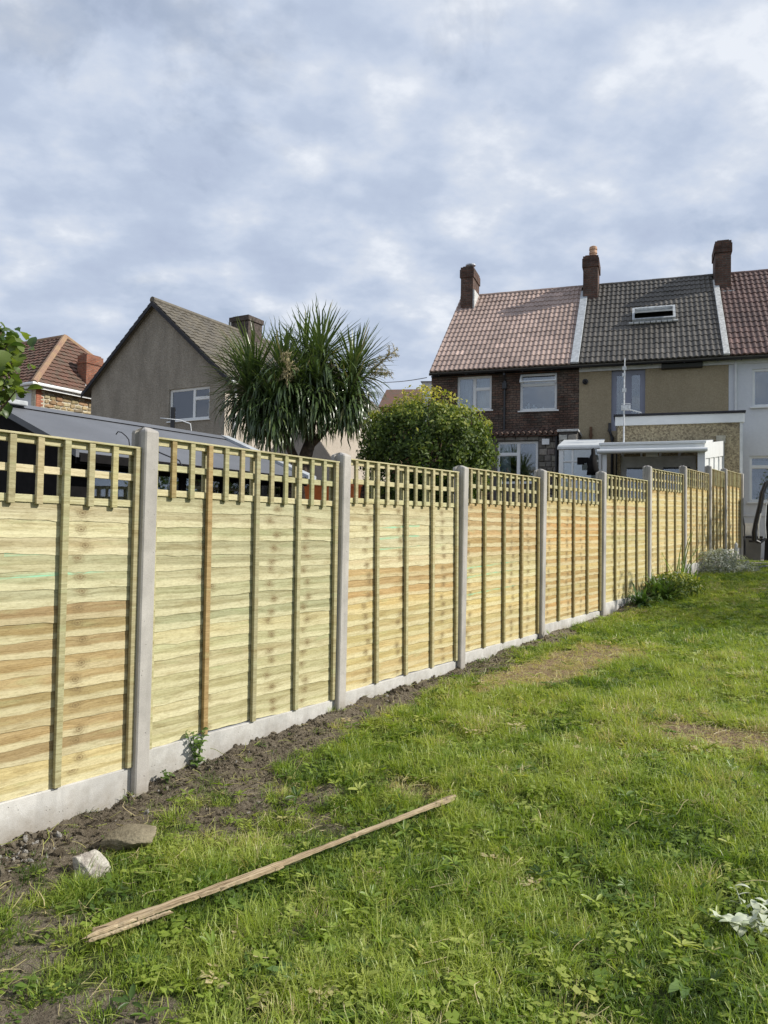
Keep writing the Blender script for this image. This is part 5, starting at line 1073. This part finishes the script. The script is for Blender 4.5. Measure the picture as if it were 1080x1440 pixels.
# long soft tufts
def lump(seed):
    bm = bmesh.new(); bmesh.ops.create_icosphere(bm, subdivisions=2, radius=1); r = np.random.default_rng(seed)
    ph = r.random(6)*6
    for v in bm.verts: v.co *= .7+.35*r.random()+.15*sin(v.co.x*3+ph[0]); v.co.z *= .7
    me = bpy.data.meshes.new('clod'); bm.to_mesh(me); bm.free(); me.materials.append(M['clod']); return me
ccol = source('soil_clod', [lump(i) for i in range(7)])
u, t = sample(150000, -.02, 2.2, -3, 13); s1 = soil_mask(u, t); k = infrustum(u, t, .05) & (rng.random(len(u)) < s1**1.6*np.where(t > 5, .5, 1)*(.40+.60*sstep(.45, .6, fbm(u*3, t*3+8, 3)))); u, t = u[k], t[k]; n = len(u)
sz = .0025+.006*rng.random(n)**3+.012*(rng.random(n) < .03)*rng.random(n); edge = sstep(.40, .1, u); sz = sz*(1+.9*edge*rng.random(n))
rub = (((u-.16)/.22)**2+((t+.85)/.28)**2 < 1); sz = np.where(rub, sz*1.7, sz)
tint = np.clip(rng.normal(.42, .2, n)+np.where(rub & (rng.random(n) < .30), .5, 0)+np.where(rng.random(n) < .012, .6, 0), 0, 1)
pts = np.stack([P1[0]+FN[0]*u+FD[0]*t, P1[1]+FN[1]*u+FD[1]*t, gz(u, t)+sz*.2], -1)
scatter('crumbled_soil', pts, rng.uniform(0, 6.28, (n, 3)), np.stack([sz*1.2, sz, sz*.8], -1), rng.integers(0, 7, n), tint, ccol)
# dead stems and clippings lying on the soil and grass
def straw(seed):
    r = np.random.default_rng(seed); V = []; Fs = []; x = 0; a = 0; pts = [(0, 0, 0)]
    for k in range(4): a += r.normal()*.35; pts.append((pts[-1][0]+.022*cos(a), pts[-1][1]+.022*sin(a), .004*sin(k+seed)))
    for p in pts: V += [(p[0], p[1]-.0012, p[2]), (p[0], p[1]+.0012, p[2]+.001)]
    for k in range(4): Fs.append((2*k, 2*k+1, 2*k+3, 2*k+2))
    return npmesh('dead_stem', np.array(V), np.array(Fs), M['grass'])
scol = source('dead_stem', [straw(i) for i in range(6)])
u, t = sample(60000, 0, 7, -3, 9); k = infrustum(u, t, .05); u, t = u[k], t[k]; s1 = soil_mask(u, t); d1_ = dry_mask(u, t); k = rng.random(len(u)) < .17+.38*(s1 > .15)*(s1 < .97)+.12*(s1 >= .97)+.95*(d1_ > .25); u, t = u[k], t[k]; n = len(u)
pts = np.stack([P1[0]+FN[0]*u+FD[0]*t, P1[1]+FN[1]*u+FD[1]*t, gz(u, t)+.008+.03*rng.random(n)*(soil_mask(u, t) < .3)], -1)
scatter('dead_stems', pts, np.stack([rng.normal(0, .25, n), rng.normal(0, .25, n), rng.uniform(0, 6.28, n)], -1), np.repeat(rng.uniform(.6, 1.5, (n, 1)), 3, 1), rng.integers(0, 6, n), np.clip(rng.normal(.85, .12, n), .4, 1), scol)

# ------------------------------------------------------------------ plants
def leafmesh(name, L_, W_, mat, n=5, fold=.25, curl=.35, tip=1.6, lobes=0):
    V = []; Fs = []
    for k in range(n+1):
        f = k/n; w = W_/2*(sin(pi*min(1, f*.96+.04)**.8))**(1/tip if f > .1 else 1)*(1+(.25*sin(f*lobes*2*pi) if lobes else 0)); a = curl*f; x = L_*(f-.12*a*f); z = -L_*.5*a*f*f+.02*L_*sin(f*3)
        V += [(x, -w, z+w*fold), (x, 0, z), (x, w, z+w*fold)]
    for k in range(n): b = 3*k; Fs += [(b, b+3, b+4, b+1), (b+1, b+4, b+5, b+2)]
    return npmesh(name, np.array(V), np.array(Fs), mat, True)
def aim(d, roll=0):
    d = Vector(d).normalized(); q = d.to_track_quat('X', 'Z'); return q @ Euler((roll, 0, 0)).to_quaternion()
def put_leaf(me, parent, loc, d, roll, s, tint, name='leaf'):
    o = link(bpy.data.objects.new(name, me)); o.parent = parent; o.location = loc; o.rotation_mode = 'QUATERNION'; o.rotation_quaternion = aim(d, roll); o.scale = (s, s, s); o['tint'] = float(tint); return o
# cabbage palm: heads of sword leaves
PY = 14.0
pb_ = P3(428, 700, PY); palm = empty('cabbage_palm', (pb_[0], pb_[1], .55)); tag(palm, 'cabbage palm with several shaggy heads of sword leaves behind the second panel', 'palm tree')
pl = lambda px, py, Y=PY: np.array(P3(px, py, Y))-np.array([pb_[0], pb_[1], .55])
m = MB(); m.tube([(0, 0, -.3), tuple(pl(428, 660)), tuple(pl(430, 640)), tuple(pl(436, 622))], [.16, .13, .12, .105], 12); m.tube([tuple(pl(434, 626)), tuple(pl(438, 604)), tuple(pl(441, 580)), tuple(pl(450, 530)), tuple(pl(455, 500))], [.095, .075, .07, .07, .06], 10)
m.tube([tuple(pl(434, 628)), tuple(pl(447, 616)), tuple(pl(462, 598)), tuple(pl(474, 570)), tuple(pl(492, 535))], [.085, .07, .06, .06, .06], 10)
m.tube([tuple(pl(420, 660)), tuple(pl(408, 630)), tuple(pl(402, 600)), tuple(pl(396, 560)), tuple(pl(398, 530))], [.10, .08, .075, .07, .06], 10); m.tube([tuple(pl(399, 590)), tuple(pl(382, 565)), tuple(pl(368, 540))], [.07, .065, .06], 8)
m.tube([tuple(pl(474, 575)), tuple(pl(478, 560, 14.5)), tuple(pl(470, 530, 14.6))], [.06, .06, .06], 8)
m.build('trunk', M['trunk'], palm, smooth=True)
def sword(seed, L_, droop):
    r = np.random.default_rng(seed); n = 9; V = []; Fs = []; ang = 0; x = z = 0; w0 = .015+.005*r.random(); bend = r.uniform(.7, 1.3); y = 0
    for k in range(n+1):
        f = k/n; w = w0*(.55+1.2*f)*(1 if f < .35 else 1)*max(.03, (1-max(0, f-.30)/.70)**.75)
        V += [(x, y-w, z+w*.35), (x, y, z), (x, y+w, z+w*.35)]; st = L_/n; ang -= droop*bend*(.25+f*1.3)/n*1.3; x += cos(ang)*st; z += sin(ang)*st; y += .01*r.normal()
    for k in range(n): b = 3*k; Fs += [(b, b+3, b+4, b+1), (b+1, b+4, b+5, b+2)]
    return np.array(V), np.array(Fs)
heads = [(452, 497, 13.7, .0, .98, 330), (400, 522, 13.5, -.10, .92, 330), (356, 526, 13.9, -.5, 1.05, 300), (498, 518, 13.8, .40, .88, 300), (430, 505, 14.3, .0, .98, 220), (496, 548, 13.6, .25, .70, 260), (384, 562, 13.4, -.05, .74, 280), (446, 540, 13.5, .05, .80, 260), (418, 548, 13.5, .0, .72, 220), (346, 545, 13.6, -.55, .90, 280)]
single = 0; VV = []; FF = []; TT = []; nb = 0
sword_meshes = {}
for hi, (px, py, Y, lean, S, N_) in enumerate(heads):
    c = Vector(pl(px, py, Y)); axis_ = Vector((lean, -.12, 1)).normalized()
    for i in range(N_):
        f = (i+.5)/N_; th = math.acos(1-f*1.80) if f < .95 else 2.3; th = max(.06, th+rng.normal()*.09); ph = i*2.39996+rng.normal()*.15
        a = axis_.orthogonal().normalized(); b = axis_.cross(a); d = axis_*cos(th)+(a*cos(ph)+b*sin(ph))*sin(th)
        dead = th > 1.95; L_ = S*(.86+.16*rng.random())*(1.0 if not dead else .9); hang = sstep(.5, 1.7, np.array(th))
        # direction starts along d and bends towards the ground by its own weight
        r = rng; droop = float(.15+1.5*hang*r.uniform(.6, 1.25)); el = math.asin(max(-1, min(1, d.z)))
        droop = max(0, min(droop, el+pi/2-.05)); tint = float(np.clip(.42+.25*rng.random()-.25*hang+(.45 if rng.random() < .05 else 0)+(.15*(rng.random() < .3)), 0, 1)) if not dead else float(np.clip(.35+.5*rng.random(), 0, 1))
        c0 = c+axis_*(.05-.20*th)+d*.05
        horiz = Vector((d.x, d.y, 0)); horiz = horiz.normalized() if horiz.length > 1e-3 else Vector((1, 0, 0)); side = Vector((0, 0, 1)).cross(horiz); nrm = d.cross(side).normalized()*-1
        if nrm.z < 0 and abs(d.z) < .999: nrm = -nrm
        Mx = Matrix((d, side, nrm)).transposed()
        if hi in (0, 1) and single < 290 and d.y < .35 and i % 1 == 0:
            key = (round(droop*4), int(rng.integers(0, 2)))
            if key not in sword_meshes:
                v_, f_ = sword(sum(key)*3, 1.0, key[0]/4); sword_meshes[key] = npmesh('leaf', v_, f_, M['sword_single'], True)
            o = link(bpy.data.objects.new('leaf', sword_meshes[key])); o.parent = palm; o.location = c0; o.rotation_mode = 'QUATERNION'; o.rotation_quaternion = Mx.to_quaternion(); o.scale = (L_, 1.1, L_); o['tint'] = tint; single += 1
        else:
            v_, f_ = sword(hi*1000+i, L_, droop); v_[:, 1] *= 1.1; v_ = v_ @ np.array(Mx).T+np.array(c0); VV.append(v_); FF.append(f_+nb); nb += len(v_); TT.append(np.full(len(v_), tint))
me = npmesh('leaves', np.concatenate(VV), np.concatenate(FF), M['cordyline'], True); at_ = me.attributes.new('tint', 'FLOAT', 'POINT'); at_.data.foreach_set('value', np.concatenate(TT).astype(np.float32)); o = link(bpy.data.objects.new('leaves', me)); o.parent = palm; o['kind'] = 'stuff'
def spray(base, tip, n, seed, name='flower_spray'):
    r = np.random.default_rng(seed); m = MB(); b = Vector(base); t_ = Vector(tip); m.tube([b, b.lerp(t_, .5)+Vector((0, 0, .03)), t_], [.012, .009, .004], 5); ax_ = (t_-b); L_ = ax_.length
    for i in range(n):
        f = .15+.85*i/n; p = b.lerp(t_, f); d = (Vector(r.normal(size=3)).normalized()+ax_.normalized()*.7).normalized(); l = L_*.42*(1-f*.45)*r.uniform(.6, 1.1); q = p+d*l; m.tube([p, q], [.004, .0025], 4)
        for k in range(9): g = p.lerp(q, .25+.75*k/9); dd_ = Vector(r.normal(size=3)).normalized()*.05; m.tube([g, g+dd_], [.005, .003], 3)
    o = m.build(name, M['flower'], palm); return o
spray(pl(404, 545, 13.0), pl(404, 495, 12.9), 34, 1); spray(pl(515, 530, 13.6), pl(556, 492, 13.4), 34, 2); spray(pl(512, 525, 13.8), pl(548, 525, 13.6), 24, 3)

# leafy masses: many leaf-sized faces through a crown's volume
def leaf_cloud(name, parent, centre, radii, n, size, mat, seed, top=.5, bumpy=.16, flat=0, shell_=.72, lumps=7, clumps=0, upper=-1):
    r = np.random.default_rng(seed); d = r.normal(size=(n, 3)); inner = np.zeros(n)
    if upper > -1: d[:, 2] = np.abs(d[:, 2])
    if clumps:
        cc = r.normal(size=(clumps, 3)); cc /= np.linalg.norm(cc, axis=1)[:, None]; w = r.integers(0, clumps, n); off = r.normal(size=(n, 3)); off *= (.5+.5*r.random(n)[:, None])*.105; inner = np.linalg.norm(off, axis=1)/.2
        loose = r.random(n) < .22; d = np.where(loose[:, None], d/np.linalg.norm(d, axis=1)[:, None], cc[w]+off)
    d /= np.linalg.norm(d, axis=1)[:, None]
    lob = np.zeros(n)
    for k in range(lumps*6):
        q = r.normal(size=3); q /= np.linalg.norm(q); lob += np.maximum(0, d@q-.80)*5*r.uniform(-.6, 1)
    lob = np.clip(lob, -.6, .7)
    rad = (shell_+(1-shell_)*r.random(n)**.5)*(1+bumpy*lob)*(1.03-.16*np.minimum(inner, 1)**2); p = d*rad[:, None]*np.array(radii)+np.array(centre)
    nrm = d*np.array([1, 1, .8])+r.normal(size=(n, 3))*.55; nrm /= np.linalg.norm(nrm, axis=1)[:, None]
    a = np.cross(nrm, r.normal(size=(n, 3))); a /= np.linalg.norm(a, axis=1)[:, None]; b = np.cross(nrm, a); s = size*r.uniform(.6, 1.25, n)[:, None]
    v0 = p-a*s*.5; v1 = p+b*s*.26+nrm*s*.06; v2 = p+a*s*.55-nrm*s*.08; v3 = p-b*s*.26+nrm*s*.06; vm = p
    V = np.stack([v0, v1, v2, v3], 1).reshape(-1, 3); Fs = np.arange(n*4).reshape(n, 4); Fs = np.concatenate([Fs[:, [0, 1, 2]], Fs[:, [0, 2, 3]]])
    me = npmesh(name, V, Fs, M[mat]); hgt = d[:, 2]*rad
    if name == 'new_growth': pass
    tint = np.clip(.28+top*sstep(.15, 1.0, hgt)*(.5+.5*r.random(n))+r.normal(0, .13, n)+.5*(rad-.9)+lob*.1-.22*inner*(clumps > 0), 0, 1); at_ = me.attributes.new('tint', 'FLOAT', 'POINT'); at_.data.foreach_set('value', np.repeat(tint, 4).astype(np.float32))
    o = link(bpy.data.objects.new(name, me)); o.parent = parent; o['kind'] = 'stuff'; return o
BY = 12.6; bc_ = P3(601, 640, BY); bush = empty('rounded_bush', (bc_[0], bc_[1], .6)); tag(bush, 'big rounded evergreen bush with yellow green new growth on top, over the fence', 'bush')
R_ = 94*BY/F; zc_ = P3(601, 640, BY)[2]-.6
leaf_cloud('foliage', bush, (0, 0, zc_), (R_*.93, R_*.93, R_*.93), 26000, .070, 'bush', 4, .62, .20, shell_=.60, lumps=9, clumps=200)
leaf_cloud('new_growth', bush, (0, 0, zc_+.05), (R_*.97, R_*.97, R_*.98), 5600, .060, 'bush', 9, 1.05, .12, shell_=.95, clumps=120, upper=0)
m = MB()
for k in range(26):
    a = random.uniform(0, 6.28); e = random.uniform(.1, 1.45); tip = (R_*.85*cos(a)*cos(e), R_*.85*sin(a)*cos(e), zc_+R_*.85*sin(e)); m.tube([(0, 0, -.1), (tip[0]*.3, tip[1]*.3, zc_*.4+tip[2]*.2), tip], [.035, .022, .006], 5)
m.build('stems', M['twig'], bush)
# low dark planting under the bush, left and right, behind the trellis
hd = empty('dark_hedge', (P3(560, 700, 13.6)[0], 13.6, .6)); tag(hd, 'dark low shrubbery at the foot of the rounded bush, behind the trellis', 'shrub')
leaf_cloud('foliage', hd, (0, 0, .75), (1.7, .5, .95), 9000, .06, 'bush', 14, .0, .12, shell_=.5)

# broad leaved tree whose edge enters at the left
FY = 6.9; fb = P3(-45, 560, FY); fig = empty('broad_leaved_tree', (fb[0], fb[1], .2)); tag(fig, 'broad leaved tree whose sunlit branches enter at the left edge above the workshop', 'tree')
lm = [leafmesh('leaf', .17, .13, M['fig'], 6, .22, .5, 1.5, 2.5), leafmesh('leaf', .15, .11, M['fig'], 5, .3, .3, 1.6), leafmesh('leaf', .10, .085, M['fig'], 5, .1, .8, 1.4, 2)]
r = np.random.default_rng(21); m = MB(); m.tube([(0, 0, -.3), (.03, .02, 1.6), (0, 0, 2.5)], [.10, .08, .05], 10); o_ = np.array([fb[0], fb[1], .2])
tips = []
for k in range(34):
    px = r.uniform(-60, 26); py = r.uniform(466, 590); 
    if ((px+14)/46)**2+((py-520)/58)**2 > 1: py = 520+(py-520)*.7; px = -14+(px+14)*.75
    q = np.array(P3(px, py, FY+r.uniform(-.3, .5)))-o_; tips.append(q); m.tube([(0, 0, 1.9+.3*r.random()), tuple(q*np.array([.5, .5, .9])), tuple(q)], [.022, .012, .005], 5)
m.build('branches', M['twig'], fig)
cnt = 0
for q in tips:
    for j in range(8):
        d = r.normal(size=3); d[2] -= .35; d[1] -= .3; d /= np.linalg.norm(d); put_leaf(lm[int(r.integers(3))], fig, tuple(q+r.normal(size=3)*.05), d, r.uniform(-.8, .8), r.uniform(.55, .98), float(np.clip(r.normal(.38, .3), 0, 1))); cnt += 1
# plant against the gravel board
def weed(name, label, u, t, stems, L_, W_, spread, h, seed, tint=.5, cat='plant', mat='weed', lobes=0, group=None, n=None):
    r = np.random.default_rng(seed); g = gworld(u, t, -.005); e = empty(name, g); tag(e, label, cat, group); me = [leafmesh('leaf', L_, W_, M[mat], 5, .25, .6, 1.6, lobes), leafmesh('leaf', L_*.8, W_*.9, M[mat], 5, .15, .3, 1.6, lobes)]
    for s_ in range(stems):
        a = r.uniform(0, 6.28); tp = Vector((cos(a)*spread*r.uniform(.2, 1), sin(a)*spread*r.uniform(.2, 1), h*r.uniform(.6, 1))); 
        if h > .05: m = MB(); m.tube([(0, 0, 0), tuple(tp*.5+Vector((0, 0, h*.1))), tuple(tp)], [.004, .003, .0015], 5); m.build('stem', M[mat], e)['tint'] = .4
        k = n or 6
        for j in range(k):
            f = (j+1)/k if h > .05 else 0; p = tp*f+Vector((0, 0, h*.1*sin(pi*f))); b = a+j*2.4+r.normal()*.4; d = Vector((cos(b), sin(b), r.uniform(.05, .6) if h > .05 else r.uniform(.15, .55))); put_leaf(me[int(r.integers(2))], e, tuple(p), d, r.normal()*.3, r.uniform(.6, 1.1)*(1-.45*f if h > .05 else 1), float(np.clip(tint+r.normal()*.22, 0, 1)))
    return e
weed('leafy_weed', 'leafy green weed growing up against the gravel board beside the first tall concrete post', .06, .36, 7, .075, .045, .10, .27, 3, .55, n=8)
weed('low_weed', 'low rounded weed on the soil at the foot of the first tall concrete post', .10, .10, 3, .065, .055, .06, .07, 8, .6, n=5)
docks = [(1.42, -1.02, 'broad leaved dock clump just below the left end of the timber'), (1.9, -.78, 'broad leaved weed in long grass below the middle of the timber'), (2.35, .62, 'small dark leafed weed clump beside the right end of the timber'), (3.05, -.05, 'broad leaved weed near the bottom right corner of the lawn'), (.98, -.28, 'leafy weed clump above the timber near the flat stone'), (2.25, -.62, 'yellow green weed at the bottom middle of the lawn'), (2.75, 1.45, 'dark leafed weed clump in the lawn below the bare patch at right'), (1.2, -.88, 'pale leaved weed touching the upper side of the timber')]
docks += [(2.6, -.05, 'dark green weed between the bottom middle and the wilted plant'), (2.05, .05, 'weed rosette in the middle of the near lawn'), (2.9, .95, 'weed clump above the wilted plant at the right'), (1.75, 1.5, 'weed just beyond the right end of the timber'), (.75, .75, 'weed on the soil edge in front of the second fence bay'), (1.05, 2.3, 'weed beside the soil in front of the third fence bay')]
# small flat broad-leaved plants matted into the turf, too many to count
def rosette(seed):
    r = np.random.default_rng(seed); V = []; Fs = []
    for i in range(int(r.integers(5, 9))):
        a = r.uniform(0, 6.28); L_ = r.uniform(.025, .06); W_ = L_*r.uniform(.22, .4); up = r.uniform(.1, .8); b = len(V); c_, s__ = cos(a), sin(a)
        for f, w in ((.1, .15), (.4, .9), (.75, .8), (1, .05)):
            x = L_*f; z = .012+L_*up*f*(1-.55*f); V += [(x*c_-W_*w*s__/2, x*s__+W_*w*c_/2, z+.002), (x*c_, x*s__, z-.001), (x*c_+W_*w*s__/2, x*s__-W_*w*c_/2, z+.002)]
        for k in range(3): q = b+3*k; Fs += [(q, q+3, q+4, q+1), (q+1, q+4, q+5, q+2)]
    return npmesh('rosette', np.array(V), np.array(Fs), M['grass'], True)
rcol = source('turf_weed', [rosette(i) for i in range(8)])
u, t = sample(9000, .1, 9, -3, 10); pw_ = sstep(.45, .62, fbm(u*1.9+70, t*1.9+31, 3)); k = infrustum(u, t, .3) & (rng.random(len(u)) < .10+.55*pw_) & (soil_mask(u, t) < .9); u, t = u[k], t[k]; n = len(u)
pts = np.stack([P1[0]+FN[0]*u+FD[0]*t, P1[1]+FN[1]*u+FD[1]*t, gz(u, t)+.018], -1)
scatter('turf_weeds', pts, np.stack([rng.normal(0, .25, n), rng.normal(0, .25, n), rng.uniform(0, 6.28, n)], -1), np.repeat(rng.uniform(.6, 1.35, (n, 1)), 3, 1), rng.integers(0, 8, n), np.clip(rng.normal(.42, .2, n), .05, .85), rcol)
for i, (u_, t_, lb) in enumerate(docks): weed('broad_leaved_weed', lb, u_, t_, 1, [.10, .13, .08, .12][i % 4], [.04, .034, .045][i % 3], .02, .02, 30+i, [.45, .55, .15, .6, .6, .75, .1, .6, .1, .5, .3, .6, .4, .5][i], cat='weed', lobes=[0, 3, 2, 3][i % 4], group='broad leaved weeds in the lawn', n=13)
# wilted pale cut plant at right
wp_ = weed('wilted_plant', 'wilted whitish leaves of an uprooted plant lying in the grass at the right edge', 3.16, .44, 6, .11, .042, .24, .085, 77, .7, cat='plant', mat='wilted', n=8)
# border plants by the far fence
def strap(name, label, u, t, n, L_, seed, tint=(.3, .6), w=.022, upright=.5, mat='weed'):
    r = np.random.default_rng(seed); e = empty(name, gworld(u, t, -.01)); tag(e, label, 'plant'); me = []
    for k in range(5):
        v_, f_ = sword(seed*7+k, 1, [.5, 1.2, 1.9, 2.4, .2][k]); me.append(npmesh('leaf', v_*np.array([1, w/.025, 1]), f_, M[mat], True))
    for i in range(n):
        a = r.uniform(0, 6.28); el = r.uniform(upright, 1.5); d = Vector((cos(a)*cos(el), sin(a)*cos(el), sin(el))); s = Vector((0, 0, 1)).cross(d).normalized(); nn_ = d.cross(s); nn_ = -nn_ if nn_.z < 0 else nn_
        o = link(bpy.data.objects.new('leaf', me[int(r.integers(5))])); o.parent = e; o.location = (r.normal()*.05, r.normal()*.05, 0); o.rotation_mode = 'QUATERNION'; o.rotation_quaternion = Matrix((d, s, nn_)).transposed().to_quaternion(); l = L_*r.uniform(.6, 1.1); o.scale = (l, 1, l); o['tint'] = float(r.uniform(*tint))
    return e
strap('strappy_plant', 'arching strap leaved clump spilling onto the lawn by the far fence', .28, 9.6, 70, .55, 4, (.2, .7), .03, .3)
strap('strappy_plant', 'darker strap leaved clump nearest to us in the far border', .22, 8.9, 55, .45, 5, (.0, .35), .03, .2)
strap('tall_spiky_plant', 'tall spiky reddish flax standing against the far fence panels', .24, 10.9, 9, 1.2, 6, (.9, 1.0), .014, 1.05)
strap('strappy_plant', 'bright green strap leaved clump behind the flax in the far border', .25, 11.6, 60, .45, 9, (.5, .95), .03, .3)
bd = empty('border_shrub', gworld(.3, 10.3)); tag(bd, 'leafy dark green ground cover between the clumps of the far border', 'shrub'); leaf_cloud('foliage', bd, (0, 0, .12), (.75, .4, .24), 2600, .06, 'bush', 31, .25, .25, shell_=.4)
bd.rotation_euler = (0, 0, FROT)
ss = empty('silver_shrub', gworld(.28, 13.9)); tag(ss, 'silvery white leaved mound at the end of the border by the patio', 'shrub'); ss.rotation_euler = (0, 0, FROT-.5)
leaf_cloud('foliage', ss, (0, 0, .16), (.62, .34, .34), 3400, .055, 'silver', 41, .5, .3, shell_=.45); leaf_cloud('trailing_foliage', ss, (.55, -.1, .06), (.45, .3, .18), 1200, .05, 'silver', 42, .4, .3, shell_=.45)
st_ = empty('garden_ornament', gworld(.42, 14.9)); tag(st_, 'small white figure-shaped ornament on a stem above the silvery mound', 'ornament'); m = MB(); m.tube([(0, 0, 0), (0, 0, .30), (0, 0, .42), (0, 0, .50), (0, 0, .55), (0, 0, .60)], [.02, .02, .05, .035, .045, .01], 8); m.build('figure', M['mortar'], st_, smooth=True)
# unseen trees, added beyond the right edge to shade the far lawn and last panel
def side_tree(x, y, h, R, seed, label):
    z0 = 1.0; e = empty('added_shade_tree', (x, y, z0)); tag(e, label, 'tree'); m = MB(); m.tube([(0, 0, -.3), (.05, 0, h*.3), (0, .05, h*.6)], [.16, .13, .07], 10)
    for k in range(9): a = k*.7; m.tube([(0, 0, h*(.25+.03*k)), (R*.7*cos(a), R*.7*sin(a), h*(.5+.04*k))], [.05, .01], 5)
    m.build('trunk', M['twig'], e); leaf_cloud('crown', e, (0, 0, h-R*1.05), (R, R, R*1.1), 4200, .15, 'bush', seed, .3, .3, shell_=.35)
side_tree(10.4, 10.3, 4.2, 1.7, 51, 'nearest unseen tree, added beyond the right edge to shade the far lawn')
side_tree(12.0, 12.9, 4.4, 1.6, 52, 'middle unseen tree, added beyond the right edge for its shade')
side_tree(13.4, 15.6, 5.6, 1.8, 53, 'farthest unseen tree, added for its shade beyond the right edge, next to the patio')
